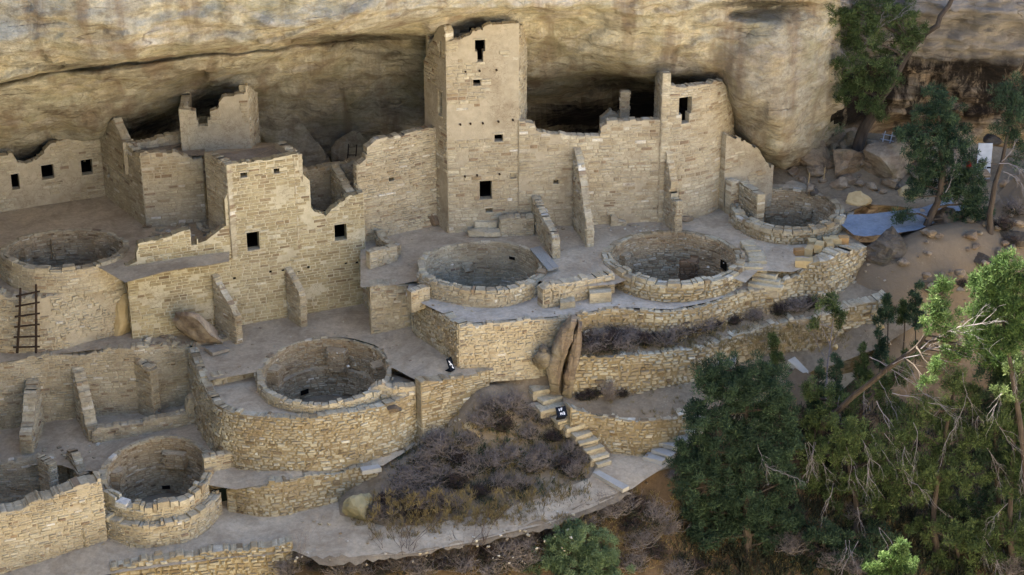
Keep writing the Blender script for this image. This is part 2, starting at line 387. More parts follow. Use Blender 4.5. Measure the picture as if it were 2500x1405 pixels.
# ================================================================ GROUND
class RBF:
    def __init__(s, pts):
        P = np.array([(p[0], p[1]) for p in pts]); z = np.array([p[2] for p in pts]); n = len(P)
        D = np.hypot(P[:, None, 0] - P[None, :, 0], P[:, None, 1] - P[None, :, 1])
        A = np.zeros((n + 3, n + 3)); A[:n, :n] = np.sqrt(D * D + 1.5) - np.eye(n) * .05; A[:n, n] = 1; A[:n, n + 1:] = P; A[n, :n] = 1; A[n + 1:, :n] = P.T
        s.w = np.linalg.lstsq(A, np.concatenate((z, [0, 0, 0])), rcond=None)[0]; s.P = P
    def __call__(s, x, y):
        d = np.hypot(s.P[:, 0] - x, s.P[:, 1] - y); return float(np.sqrt(d * d + 1.5) @ s.w[:-3] + s.w[-3] + s.w[-2] * x + s.w[-1] * y)
def ground(name, outline, mat, inner=(), step=.45, amp=.03, label=None, hol=True, fs=1.3):
    W3 = [at(*p) for p in outline]; f = RBF([tuple(w) for w in W3] + [tuple(at(*p)) for p in inner])
    ring = []
    for i, a in enumerate(W3):
        b = W3[(i + 1) % len(W3)]; n = max(1, int((b - a).length / (step * 1.5)))
        ring += [a.lerp(b, k / n) for k in range(n)]
    pts = [Vector((p.x, p.y)) for p in ring]; ed = [(i, (i + 1) % len(ring)) for i in range(len(ring))]
    xs = [p.x for p in pts]; ys = [p.y for p in pts]
    def inside(x, y):
        c = False; j = len(pts) - 1
        for i in range(len(pts)):
            if (pts[i].y > y) != (pts[j].y > y) and x < (pts[j].x - pts[i].x) * (y - pts[i].y) / (pts[j].y - pts[i].y + 1e-12) + pts[i].x: c = not c
            j = i
        return c
    allp = list(pts)
    if hol:
        for kk in K.values():
            ring_i = []
            for q in range(48):
                w = 2 * math.pi * q / 48; wo = kk.wob(w); xx, yy = kk.cx + (kk.a + .05) * wo * math.cos(w), kk.cy + (kk.b + .05) * wo * math.sin(w)
                if inside(xx, yy): ring_i.append(len(allp)); allp.append(Vector((xx, yy)))
                else: ring_i.append(-1)
            ed += [(ring_i[q], ring_i[(q + 1) % 48]) for q in range(48) if ring_i[q] >= 0 and ring_i[(q + 1) % 48] >= 0]
    y = min(ys)
    while y < max(ys):
        x = min(xs) + U(0, step)
        while x < max(xs):
            q = (x + U(-.3, .3) * step, y + U(-.3, .3) * step)
            if inside(*q) and not (hol and in_kiva(q[0], q[1], .15)): allp.append(Vector(q))
            x += step
        y += step * .9
    v, e, fc, *_ = delaunay_2d_cdt(allp, ed, [], 0, 1e-5)
    keep = [t for t in fc if inside(sum(v[i].x for i in t) / 3, sum(v[i].y for i in t) / 3) and not (hol and in_kiva(sum(v[i].x for i in t) / 3, sum(v[i].y for i in t) / 3, 0.))]
    mb = MB(); mb.v = [(p.x, p.y, f(p.x, p.y) + amp * fbm(p.x * fs, p.y * fs, 1.7)) for p in v]; mb.f = [tuple(t) for t in keep]; mb.t = [.5] * len(keep); mb.m = [0] * len(keep)
    o = mb.build(name, mat, smooth=True); tag(o, kind='structure'); o['f'] = 1; GZ[name] = f; return o
GZ = {}
def gpt(fn, px, py, z=-5.):
    f = GZ[fn]
    for _ in range(25):
        p = at(px, py, z); z = z * .5 + .5 * f(p.x, p.y)
    return at(px, py, z)

ground('plaza', [(880, 702, -.43), (880, 560, 0), (1000, 520, 0), (1100, 520, 0), (1300, 520, 0), (1620, 505, 0), (1780, 470, .1), (1850, 440, .45), (1990, 430, .55), (2090, 478, .45), (2085, 520, .3), (2055, 560, .1), (2110, 600, 0), (2105, 625, 0), (2060, 615, 0), (1935, 665, 0), (1850, 662, 0), (1820, 690, 0), (1650, 640, 0), (1500, 695, 0), (1380, 705, 0), (1330, 690, 0), (1180, 650, 0), (1045, 684, -.2), (1005, 692, -.43), (960, 697, -.43)], M['dust'], inner=[(1950, 510, .3), (1840, 600, 0)])
ground('courtyard', [(-260, 660, .45), (-260, 500, .5), (0, 490, .5), (262, 455, .5), (380, 530, .5), (505, 530, .5), (560, 545, .5), (560, 640, .5), (400, 665, .5), (305, 690, .45), (160, 610, .5)], M['dust'])
ground('ladder_terrace', [(-260, 790, -.45), (-260, 600, -.45), (160, 600, -.45), (320, 640, -.45), (318, 687, -.46), (200, 704, -.28), (100, 727, -.41), (0, 723, -.32)], M['dust'])
ground('house_terrace', [(-260, 905, -2.3), (-260, 800, -2.3), (0, 800, -2.3), (330, 790, -2.4), (600, 740, -2.4), (900, 715, -2.4), (1010, 760, -2.15), (1140, 862, -2.0), (1200, 872, -2.1), (1205, 905, -2.28), (1175, 911, -2.25), (1100, 924, -2.25), (1030, 936, -2.3), (960, 900, -2.4), (795, 905, -2.4), (640, 905, -2.4), (510, 930, -2.45), (470, 843, -2.52), (340, 849, -2.33), (120, 866, -2.48), (0, 886, -2.57)], M['dust'])
ground('kiva_apron', [(500, 918, -2.78), (640, 900, -2.78), (795, 860, -2.78), (960, 915, -2.78), (1030, 938, -2.7), (1000, 964, -2.78), (940, 988, -2.78), (850, 1008, -2.78), (735, 1020, -2.78), (620, 1013, -2.78), (545, 996, -2.78), (512, 962, -2.78)], M['dust'])
ground('walkway', [(990, 722, -.5), (1000, 690, -.5), (1180, 640, -.5), (1400, 690, -.5), (1500, 690, -.5), (1650, 640, -.5), (1830, 660, -.48), (1880, 680, -.4), (1960, 680, -.4), (1950, 690, -.45), (1880, 704, -.53), (1800, 715, -.52), (1720, 740, -.54), (1640, 755, -.54), (1530, 751, -.54), (1480, 753, -.54), (1400, 768, -.54), (1280, 778, -.54), (1180, 786, -.54), (1120, 790, -.54), (1084, 766, -.52), (1040, 746, -.5)], M['pathm'])
ground('lower_rooms_floor', [(-260, 1150, -5.4), (-260, 1010, -5.3), (0, 1020, -5.2), (200, 985, -5.0), (470, 955, -4.85), (520, 1020, -4.75), (560, 1080, -4.65), (780, 1100, -4.5), (960, 1075, -4.35), (1060, 1030, -4.25), (1070, 1060, -4.35), (1000, 1100, -4.6), (935, 1136, -4.62), (840, 1150, -4.76), (700, 1170, -4.66), (640, 1186, -4.84), (575, 1196, -4.95), (385, 1160, -4.75), (250, 1150, -4.95), (190, 1150, -5.05), (150, 1136, -5.1), (0, 1136, -5.3)], M['dust'])
ground('sunken_room_floor', [(-260, 1480, -6.7), (-260, 1120, -6.7), (200, 1100, -6.6), (330, 1180, -6.6), (300, 1330, -6.6), (0, 1400, -6.7)], M['dust'], step=.7)
ground('bottom_path', [(-260, 1600, -6.9), (-260, 1400, -6.5), (0, 1370, -6.3), (200, 1320, -6.05), (240, 1290, -6.0), (570, 1220, -5.9), (840, 1195, -5.8), (900, 1240, -5.85), (950, 1285, -5.9), (1080, 1275, -5.85), (1200, 1250, -5.7), (1320, 1212, -5.5), (1440, 1168, -5.2), (1455, 1140, -5.05), (1480, 1095, -5), (1560, 1090, -5), (1640, 1095, -5), (1640, 1130, -5.0), (1545, 1192, -5.2), (1440, 1240, -5.45), (1350, 1274, -5.65), (1150, 1325, -5.9), (1000, 1352, -6), (770, 1366, -6.13), (718, 1346, -6.15), (640, 1356, -6.2), (520, 1366, -6.25), (300, 1397, -6.3), (200, 1415, -6.4), (120, 1500, -6.7)], M['dust'], step=.4, amp=.04)
ground('shrub_slope', [(1160, 900, -2.25), (1300, 850, -1.95), (1400, 860, -2.1), (1400, 990, -3.55), (1490, 1105, -4.95), (1470, 1150, -5.15), (1440, 1172, -5.25), (1320, 1216, -5.55), (1200, 1255, -5.75), (1080, 1280, -5.9), (950, 1292, -5.95), (830, 1260, -5.95), (820, 1190, -5.85), (925, 1135, -4.75), (990, 1100, -4.7), (1060, 1040, -4.3), (1120, 1010, -4.1), (1180, 975, -3.6), (1190, 925, -2.65)], M['dirt'],
       inner=[(1250, 940, -3.0), (1310, 985, -3.55), (1350, 1010, -3.75), (1150, 1100, -4.5), (1250, 1100, -4.6), (1350, 1100, -4.75), (1050, 1150, -4.9), (1000, 1220, -5.5), (1150, 1200, -5.4)], amp=.12, step=.35)
ground('upper_grass_terrace', [(1385, 785, -1.25), (1500, 770, -1.25), (1650, 770, -1.28), (1800, 735, -1.2), (1960, 705, -1.05), (2110, 680, -1.0), (2180, 727, -1.24), (2080, 750, -1.43), (1990, 771, -1.53), (1900, 789, -1.63), (1800, 820, -1.78), (1700, 848, -1.83), (1560, 865, -1.83), (1440, 868, -1.83), (1387, 870, -1.83)], M['dirt'], amp=.04, step=.35)
ground('lower_dirt_terrace', [(1375, 925, -3.1), (1640, 905, -2.85), (1760, 870, -2.65), (1900, 825, -2.4), (2080, 780, -2.0), (2180, 738, -1.7), (2290, 725, -1.55), (2250, 785, -2.0), (2150, 850, -2.65), (1990, 905, -3.3), (1900, 950, -3.5), (1710, 1007, -3.66), (1640, 1023, -3.71), (1560, 1028, -3.68), (1510, 1022, -3.67), (1450, 1012, -3.6), (1375, 985, -3.3)], M['dirt'], amp=.06, step=.4)
ground('canyon_slope', [(2100, 600, -.6), (2060, 680, -1.0), (2140, 722, -1.3), (2230, 775, -1.95), (2150, 840, -2.62), (1990, 896, -3.28), (1900, 940, -3.5), (1800, 985, -3.62), (1715, 1008, -3.9), (1630, 1070, -4.9), (1640, 1135, -5.1), (1535, 1170, -5.28), (1432, 1218, -5.55), (1342, 1252, -5.76), (1150, 1302, -6.02), (1000, 1328, -6.12), (780, 1350, -6.27), (722, 1374, -6.6), (640, 1380, -7.0), (300, 1425, -7.3), (120, 1520, -7.6), (-260, 1650, -7.8), (-260, 2000, -12), (1250, 2100, -14), (3000, 2100, -14), (3200, 1400, -8.2), (3000, 600, -1), (2800, 480, 1.4), (2620, 400, 2.2), (2480, 430, 1.3), (2430, 480, .6), (2330, 500, .35), (2320, 520, .3), (2230, 560, 0), (2160, 590, -.2)], M['slope'],
       inner=[(2300, 700, -1.0), (2450, 620, -.3), (2600, 800, -3), (2300, 900, -4.0), (2000, 1000, -5.2), (1800, 1150, -6.4), (2200, 1200, -6.8), (1700, 1300, -7.2), (2200, 1400, -8.2), (1500, 1400, -7.6), (1000, 1440, -7.4), (2600, 1200, -6.4)], amp=.14, step=.55, fs=.8)
ground('talus', [(1860, 450, .5), (1850, 400, .8), (1900, 385, .9), (1980, 340, 1.5), (2080, 325, 1.8), (2300, 335, 1.8), (2520, 370, 1.4), (2640, 400, 1.5), (2480, 445, 1.0), (2430, 500, .5), (2320, 525, .38), (2200, 505, .4), (2120, 500, .42), (2060, 520, .4), (2020, 480, .5), (1960, 450, .5)], M['dirt'], amp=.1, inner=[(2040, 400, 1.0), (2150, 430, .9), (2300, 430, .8)])
ground('annex_floor', [(925, 960, -3.35), (925, 850, -3.35), (1045, 850, -3.35), (1045, 952, -3.35)], M['dirt'])
ground('pavement', [(2048, 545, .40), (2070, 525, .42), (2130, 522, .44), (2190, 515, .46), (2250, 508, .46), (2300, 490, .48), (2380, 470, .52), (2400, 440, .9), (2450, 440, .9), (2440, 480, .55), (2400, 505, .46), (2325, 518, .44), (2280, 545, .42), (2240, 562, .38), (2170, 572, .36), (2110, 578, .34), (2085, 574, .35)], M['pave'], amp=.01, step=.35)

def soil():   # paler trodden earth on the upper bank, darker litter below
    t = M['slope'].node_tree; p = t.nodes['Principled BSDF']; src = p.inputs['Base Color'].links[0].from_socket
    g = nd(t, 'ShaderNodeNewGeometry'); sx = nd(t, 'ShaderNodeSeparateXYZ'); t.links.new(g.outputs['Position'], sx.inputs[0])
    f = ramp(t, [(.35, (0, 0, 0, 1)), (.65, (1, 1, 1, 1))], math_n(t, 'ADD', math_n(t, 'MULTIPLY', sx.outputs[2], .12), math_n(t, 'ADD', .45, noisen(t, .7, 4, .6))))
    t.links.new(mix(t, src, mix(t, src, '#8f806a', .5), f), p.inputs['Base Color'])
soil()
def bounce_tones():   # unseen ground: dark left and pale right added to shape the bounce light
    t = M['canyonm'].node_tree; p = t.nodes['Principled BSDF']; src = p.inputs['Base Color'].links[0].from_socket
    g = nd(t, 'ShaderNodeNewGeometry'); sx = nd(t, 'ShaderNodeSeparateXYZ'); t.links.new(g.outputs['Position'], sx.inputs[0])
    k = math_n(t, 'ADD', math_n(t, 'MULTIPLY', sx.outputs[0], -.03), noisen(t, .06, 4, .6)); f = ramp(t, [(.40, (0, 0, 0, 1)), (.62, (1, 1, 1, 1))], k)
    t.links.new(mix(t, src, '#39402a', f), p.inputs['Base Color'])
bounce_tones()
random.seed(21)
def verge(name, top, dz=.035, w=15):
    a = [(x + U(-5, 5), y + U(-7, 3), z + dz) for x, y, z in top]; b = [(x + U(-5, 5), y + w + U(-4, 8), z + dz - .12) for x, y, z in top]
    A = []; 
    for L_ in (a, b[::-1]):
        for p, q in zip(L_, L_[1:]):
            n = max(2, int(abs(q[0] - p[0]) / 14))
            for k in range(n): t = k / n; A.append((p[0] + (q[0] - p[0]) * t, p[1] + (q[1] - p[1]) * t + U(-3.5, 3.5), p[2] + (q[2] - p[2]) * t))
    ground(name, A, M['dirt'], step=.25, amp=.03, hol=False)
verge('path_verge', [(760, 1362, -6.12), (850, 1358, -6.08), (1000, 1346, -6.0), (1150, 1320, -5.9), (1250, 1298, -5.8), (1350, 1268, -5.65), (1440, 1234, -5.45), (1500, 1208, -5.3), (1545, 1186, -5.2)])
verge('path_verge', [(900, 1262, -5.87), (960, 1280, -5.9), (1080, 1270, -5.85), (1200, 1246, -5.7), (1320, 1210, -5.5), (1430, 1168, -5.22)], w=12)
# one great sheet: canyon floor under and behind the view, the sunlit far side
def canyon():
    mb = MB(); ys = [-400, -60, -3, 1, 4, 9, 16, 24, 32, 38, 44, 48, 51, 54, 75, 90]; zs = [34, 29, 25.5, 20, 8, -8, -24, -34, -33, -27, -20, -17.5, -15.5, -15, -15, -15]
    Y = []; 
    for i in range(len(ys) - 1):
        n = 10 if ys[i + 1] - ys[i] > 30 else 4
        Y += [ys[i] + (ys[i + 1] - ys[i]) * k / n for k in range(n)]
    Y.append(90); X = list(np.linspace(-400, -60, 14)) + list(np.linspace(-56, 56, 60)) + list(np.linspace(60, 400, 14)); n = len(X)
    for y in Y:
        for x in X:
            z = float(np.interp(y, ys, zs)); k = 1.8 if y < 44 and abs(y) > 3 else .25
            mb.v.append((x, y, z + k * fbm(x * .06, y * .06, 3) - (0 if y > 3 else max(0, 1.2 * k * .3))))
    for j in range(len(Y) - 1):
        for i in range(n - 1):
            mb.f.append((j * n + i, j * n + i + 1, (j + 1) * n + i + 1, (j + 1) * n + i)); mb.t.append(.5); mb.m.append(0)
    tag(mb.build('terrain', M['canyonm'], smooth=True), kind='structure')
canyon()

# ================================================================ CLIFF
def rock_mat(name, stops, streak=0., band=.5, sat=.76):
    m, t, p = newmat(name, .92)
    c = ramp(t, stops, noisen(t, .35, 8, .68, (1, 1, 1.7), .6))
    big = ramp(t, [(.42, (0, 0, 0, 1)), (.6, (1, 1, 1, 1))], noisen(t, .16, 4, .5))
    c = mix(t, c, '#8a7658', math_n(t, 'MULTIPLY', big, band))
    st = ramp(t, [(.38, (.70, .66, .62, 1)), (.5, (1, 1, 1, 1)), (.66, (1.18, 1.15, 1.1, 1))], noisen(t, 1.6, 7, .7, (1, 1, 2.5), .4))
    c = mix(t, c, st, 1., 'MULTIPLY')
    c = mix(t, c, ramp(t, [(.3, (.7, .7, .7, 1)), (.7, (1.15, 1.15, 1.15, 1))], noisen(t, 8, 6, .8)), 1., 'MULTIPLY')
    ws = ramp(t, [(.50, (0, 0, 0, 1)), (.62, (1, 1, 1, 1))], noisen(t, 1., 4, .6, (1.1, .5, .10), .25))
    c = mix(t, c, '#8d6d47', math_n(t, 'MULTIPLY', ws, .6))
    ws2 = ramp(t, [(.60, (0, 0, 0, 1)), (.7, (1, 1, 1, 1))], noisen(t, 1.3, 4, .6, (1.3, .5, .09), .2, (0, 0, .4)))
    c = mix(t, c, '#b4b1a8', math_n(t, 'MULTIPLY', ws2, .25))
    ol = ramp(t, [(.52, (0, 0, 0, 1)), (.66, (1, 1, 1, 1))], noisen(t, .45, 5, .6, (1, 1, 1.4), .5))
    c = mix(t, c, '#8f8a4e', math_n(t, 'MULTIPLY', ol, .35))
    hs = nd(t, 'ShaderNodeHueSaturation'); hs.inputs['Saturation'].default_value = sat; t.links.new(c, hs.inputs['Color']); c = hs.outputs[0]
    if streak:
        strat = noisen(t, .8, 6, .7, (.25, .25, 6.)); c = mix(t, c, ramp(t, [(.40, (.55, .52, .5, 1)), (.5, (1, 1, 1, 1)), (.62, (1.25, 1.24, 1.2, 1))], strat), .8, 'MULTIPLY')
        k = ramp(t, [(.36, (0, 0, 0, 1)), (.48, (1, 1, 1, 1))], noisen(t, 1., 7, .72, (.8, .4, .2), .5))
        g = nd(t, 'ShaderNodeNewGeometry'); sx = nd(t, 'ShaderNodeSeparateXYZ'); t.links.new(g.outputs['Position'], sx.inputs[0])
        hz = math_n(t, 'ADD', sx.outputs[2], math_n(t, 'MULTIPLY', noisen(t, .8, 4, .6), 1.2)); zz = ramp(t, [(.12, (0, 0, 0, 1)), (.26, (1, 1, 1, 1)), (.72, (1, 1, 1, 1)), (.84, (.2, .2, .2, 1))], math_n(t, 'MULTIPLY', math_n(t, 'ADD', hz, -1.5), .2))
        gz = ramp(t, [(.66, (0, 0, 0, 1)), (.78, (1, 1, 1, 1))], math_n(t, 'MULTIPLY', math_n(t, 'ADD', hz, -1.5), .2)); c = mix(t, c, '#a29e97', math_n(t, 'MULTIPLY', gz, .7))
        c = mix(t, c, '#191512', math_n(t, 'MULTIPLY', math_n(t, 'MULTIPLY', k, zz), streak))
    # thin cracks
    v = nd(t, 'ShaderNodeTexVoronoi'); v.feature = 'DISTANCE_TO_EDGE'; v.inputs['Scale'].default_value = .42
    wv = nd(t, 'ShaderNodeVectorMath', operation='ADD'); nn = nd(t, 'ShaderNodeTexNoise'); nn.inputs['Scale'].default_value = .9; nn.inputs['Detail'].default_value = 6
    mp = mapped(t, (1, 1, 2.2)); t.links.new(mp, nn.inputs['Vector']); t.links.new(mp, wv.inputs[0]); t.links.new(nn.outputs['Color'], wv.inputs[1]); t.links.new(wv.outputs[0], v.inputs['Vector'])
    cr_ = ramp(t, [(.0, (1, 1, 1, 1)), (.018, (0, 0, 0, 1))], v.outputs['Distance'])
    bn = noisen(t, .55, 3, .5, (.35, .35, 1.7), .3); bl = ramp(t, [(.488, (0, 0, 0, 1)), (.5, (1, 1, 1, 1)), (.512, (0, 0, 0, 1))], bn)
    bl = math_n(t, 'MULTIPLY', bl, ramp(t, [(.5, (0, 0, 0, 1)), (.58, (1, 1, 1, 1))], noisen(t, .7, 4, .6))); c = mix(t, c, '#5c4c3a', math_n(t, 'MULTIPLY', bl, .6))
    cr_ = math_n(t, 'MULTIPLY', cr_, ramp(t, [(.48, (0, 0, 0, 1)), (.56, (1, 1, 1, 1))], noisen(t, .5, 3, .5)))
    c = mix(t, c, '#5a4a38', math_n(t, 'MULTIPLY', cr_, .3))
    c = mix(t, c, '#1d1b1c', math_n(t, 'MULTIPLY', attr(t), math_n(t, 'ADD', .62, noisen(t, 1.6, 5, .7, (1, 1, 2.2)))))  # painted recess shade, carried by the tint attribute
    t.links.new(c, p.inputs['Base Color'])
    hgt = math_n(t, 'ADD', noisen(t, 2.2, 8, .7, (1, 1, 2.2), .5), math_n(t, 'MULTIPLY', noisen(t, 12, 5, .7), .25))
    if streak: hgt = math_n(t, 'ADD', hgt, math_n(t, 'MULTIPLY', strat, 1.2))
    bump(t, p, math_n(t, 'SUBTRACT', hgt, math_n(t, 'ADD', math_n(t, 'MULTIPLY', cr_, .08), math_n(t, 'MULTIPLY', bl, .2))), .3, .85)
    return m
M['cliff'] = rock_mat('banded_sandstone_cliff', [(.25, '#b3a285'), (.40, '#cfc19b'), (.48, '#e2d7b3'), (.54, '#d8c591'), (.62, '#dccdb0'), (.75, '#ece5cf')])
M['cliff2'] = rock_mat('varnished_sandstone_cliff', [(.25, '#8f7550'), (.42, '#ad8e62'), (.55, '#bfa57e'), (.75, '#b5b1a6')], .95)
M['boulder'] = rock_mat('sandstone_boulder', [(.25, '#8a7456'), (.45, '#a68d6a'), (.6, '#b8a382'), (.75, '#cabd9f')])
M['greyrock'] = rock_mat('lichen_grey_boulder', [(.25, '#44403a'), (.45, '#5f584e'), (.6, '#6f675b'), (.75, '#94897a')], band=.2)

ROWS = 9
ST = [  # px, [(row, Y) x9] bottom to top, as far as the top of the frame
 (-420, [(700, 68.5), (440, 67.6), (400, 66.8), (330, 64.5), (270, 62), (258, 60.5), (250, 58.2), (130, 57.2), (0, 57.4)]),
 (0,   [(620, 68), (420, 67.4), (372, 66.6), (300, 65), (215, 62.2), (198, 61.4), (186, 58.6), (100, 57.5), (0, 57.6)]),
 (120, [(620, 68.5), (400, 68.1), (350, 66.9), (280, 65), (190, 62.4), (176, 61.6), (168, 58.8), (90, 57.7), (0, 57.8)]),
 (250, [(620, 69), (380, 68.5), (325, 66.8), (255, 64.8), (175, 62.8), (158, 62), (148, 59), (80, 58), (0, 58.1)]),
 (350, [(620, 71), (360, 70.8), (286, 67.6), (240, 65.6), (160, 63), (145, 62.2), (134, 59.2), (75, 58.3), (0, 58.4)]),
 (440, [(620, 71.5), (340, 71.3), (262, 68.6), (220, 66.4), (150, 63.6), (136, 62.6), (122, 59.5), (70, 58.6), (0, 58.7)]),
 (560, [(620, 71.5), (330, 71), (230, 69), (190, 67), (135, 64.4), (122, 63.2), (108, 59.9), (66, 59), (0, 59)]),
 (680, [(620, 71.5), (420, 71), (260, 69.6), (180, 68), (118, 65.6), (106, 64.6), (95, 60.4), (60, 59.5), (0, 59.5)]),
 (800, [(620, 71.5), (420, 71.1), (260, 69.8), (150, 68.4), (112, 67.8), (92, 66.8), (80, 61.2), (52, 60.2), (0, 60)]),
 (920, [(620, 72), (400, 71.2), (260, 70), (150, 68.9), (118, 68.8), (88, 66.4), (64, 62.4), (44, 61), (0, 60.8)]),
 (1050, [(620, 72), (360, 70.8), (240, 69.6), (150, 68.9), (122, 68.6), (84, 66.6), (46, 64.2), (34, 62.4), (0, 61.8)]),
 (1170, [(620, 72), (330, 70.8), (220, 69.6), (140, 68.8), (100, 68.2), (66, 67), (34, 64.8), (22, 63.4), (0, 63)]),
 (1300, [(620, 75), (310, 75), (280, 73.2), (225, 70.2), (160, 68.2), (100, 67.2), (45, 66), (14, 64.6), (0, 64.2)]),
 (1450, [(620, 76), (310, 76), (275, 74.5), (215, 72), (170, 68.8), (130, 67.4), (70, 66.4), (25, 65.4), (0, 65)]),
 (1530, [(620, 76), (300, 76), (240, 75), (205, 73), (180, 68.2), (140, 67.2), (80, 66.2), (35, 65.6), (0, 65)]),
 (1640, [(620, 75.5), (300, 75), (240, 73), (210, 70.6), (190, 68.2), (140, 67), (85, 66), (40, 65.6), (0, 65)]),
 (1750, [(620, 73), (420, 72), (330, 70.8), (250, 69.2), (190, 67.6), (120, 66.3), (70, 65.8), (35, 65.9), (0, 65.4)]),
 (1800, [(620, 72), (420, 71.4), (345, 70.6), (325, 68.6), (250, 66.6), (150, 65.9), (60, 66), (28, 67.6), (0, 66)]),
 (1860, [(620, 71), (420, 70.6), (385, 70), (360, 67.8), (270, 66.2), (150, 65.7), (60, 66.1), (22, 68), (-6, 66)]),
 (1905, [(620, 71), (430, 70.4), (405, 68.9), (370, 67.4), (270, 66.2), (150, 65.9), (60, 66.3), (16, 68), (-10, 66)]),
 (1960, [(620, 71.5), (430, 71), (380, 69.2), (330, 68), (250, 67.2), (150, 66.8), (60, 67), (10, 68), (-14, 66)]),
 (2030, [(620, 72.5), (400, 72), (350, 71), (300, 69.8), (230, 69), (150, 68.4), (60, 68.3), (20, 68.2), (-14, 67.6)]),
 (2150, [(620, 74), (400, 73.6), (340, 72.6), (280, 71.9), (220, 71.4), (150, 70.9), (90, 70.5), (40, 70), (0, 69.7)]),
 (2300, [(620, 74), (380, 73.4), (325, 72.2), (270, 71.3), (235, 71.3), (150, 70.8), (110, 70.2), (55, 69.8), (0, 69.4)]),
 (2480, [(620, 74), (370, 73), (315, 72), (265, 71), (235, 71.2), (150, 70.7), (110, 70.1), (50, 69.6), (0, 69.2)]),
 (3000, [(620, 74), (360, 73), (310, 72.6), (265, 71), (235, 71.6), (150, 71.4), (110, 69.8), (50, 69.4), (0, 68.6)])]
RECESS_SHADE = [(420, 270, 700, 140, .18), (1450, 200, 330, 110, .22), (1430, 300, 190, 62, 1.), (1560, 270, 110, 75, 1.), (1510, 215, 90, 25, .7), (370, 320, 110, 45, .8), (520, 270, 90, 50, .8), (870, 96, 190, 14, .6), (640, 100, 60, 10, .3), (140, 168, 160, 12, .5), (880, 390, 70, 60, .45), (760, 410, 100, 40, .4), (1700, 200, 90, 26, .5), (80, 378, 70, 26, .6), (1850, 12, 140, 12, .7)]  # shade painted into recesses, cracks and ceiling: centre, radii, strength
RIMZ_L, RIMZ_R, RIMY = 27.5, 26.0, 70.0
def cliff():
    SX = []
    for px, pr in ST:
        if px < 1000: pr = [(r, Y + (1.9 if i == 5 else .5 if i == 4 else 0)) for i, (r, Y) in enumerate(pr)]
        P = [atY(px, r, Y) for r, Y in pr]; t = P[-1]; x = t.x; rz = RIMZ_L + (RIMZ_R - RIMZ_L) * min(1, max(0, (px - 1700) / 500))
        P += [Vector((x, t.y + 1.0, t.z + 3.2)), Vector((x * 1.02, t.y + 3.5, t.z + 8.5)), Vector((x * 1.04, max(t.y + 5.5, RIMY - 1.5), rz - 2.5)), Vector((x * 1.05, RIMY + 1.5, rz)), Vector((x * 1.1, 84, rz + .6))]
        SX.append(P)
    def cr(a, b, c, d, t): return .5 * ((2 * b) + (c - a) * t + (2 * a - 5 * b + 4 * c - d) * t * t + (3 * b - a - 3 * c + d) * t ** 3)
    rows = []
    NV = [10, 6, 8, 10, 4, 8, 10, 10, 8, 6, 5, 4, 4]
    for P in SX:
        q = []
        for i in range(len(P) - 1):
            a, b, c, d = P[max(i - 1, 0)], P[i], P[i + 1], P[min(i + 2, len(P) - 1)]
            for k in range(NV[i]):
                t = k / NV[i]; v = cr(a, b, c, d, t) if i > 8 else cr(a, b, c, d, t).lerp(b.lerp(c, t), .45); q.append(v)
        q.append(P[-1]); rows.append(q)
    cols = []; pxs = []
    for i in range(len(rows) - 1):
        gap = abs(ST[i + 1][0] - ST[i][0]); n = max(3, int(gap / 11)) if gap < 300 else 24
        for k in range(n):
            t = k / n
            A, B, C, D = rows[max(i - 1, 0)], rows[i], rows[i + 1], rows[min(i + 2, len(rows) - 1)]
            cols.append([cr(a, b, c, d, t).lerp(b.lerp(c, t), .4) for a, b, c, d in zip(A, B, C, D)]); pxs.append(ST[i][0] + gap * t)
    cols.append(rows[-1]); pxs.append(3000)
    mb = MB(); m = len(cols[0])
    for col, px in zip(cols, pxs):
        rt = min(1, max(0, (px - 1980) / 120)); lf = min(1, max(0, (1250 - px) / 400))
        for p in col:
            d = .42 * fbm(p.x * .30, p.y * .3, p.z * .5, 6) + .20 * fbm(p.x * .8, 5, p.z * 1.6, 5) * (1 + rt) + .30 * rt * abs(fbm(p.x * .35, 2, p.z * 2.6, 5)) + .09 * fbm(p.x * 1.2, p.y * 1.2, p.z * 3.0, 5)
            cq = Vector((p.x * .34 + .5 * nz(p.x * .5, p.z * .5, 3), p.y * .2, p.z * .62 + .6 * nz(p.x * .35, p.z * .6, 8))); d += (.16 + .16 * rt) * noise.cell(cq) - .07 * noise.cell(cq * 2.3)
            s = p.z * 1.15 + .7 * nz(p.x * .2, p.y * .2, 0) + .25 * nz(p.x * .9, 2, p.z)
            s = s * (1 + .9 * rt); fr = s - math.floor(s); led = (min(1, fr / .2) if fr < .2 else 1 - (fr - .2) / .8) * (.10 * lf + .26 * rt) * (1 + .5 * nz(p.x, p.z, 4))
            mb.v.append((p.x + .12 * fbm(p.x * .7, p.z * .7, 9), p.y + d - led, p.z + .12 * fbm(p.x * .5, p.y * .5, p.z * .5 + 20)))
    for i in range(len(cols) - 1):
        for j in range(m - 1):
            q = mb.v[i * m + j]; X, Yr = proj(q); shd = 0.
            for cx, cy, rx, ry, am in RECESS_SHADE: shd = max(shd, am * max(0, 1 - math.hypot((X - cx) / rx, (Yr - cy) / ry) ** 3))
            mb.f.append((i * m + j, (i + 1) * m + j, (i + 1) * m + j + 1, i * m + j + 1)); mb.t.append(shd)
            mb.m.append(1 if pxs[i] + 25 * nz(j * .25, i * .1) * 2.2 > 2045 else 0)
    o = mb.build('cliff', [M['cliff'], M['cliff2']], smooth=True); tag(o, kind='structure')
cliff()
mm = MB(); mm.q([(-400, 83, 27.2), (400, 83, 27.2), (400, 500, 34), (-400, 500, 34)])
tag(mm.build('mesa_top', M['canyonm']), kind='structure')

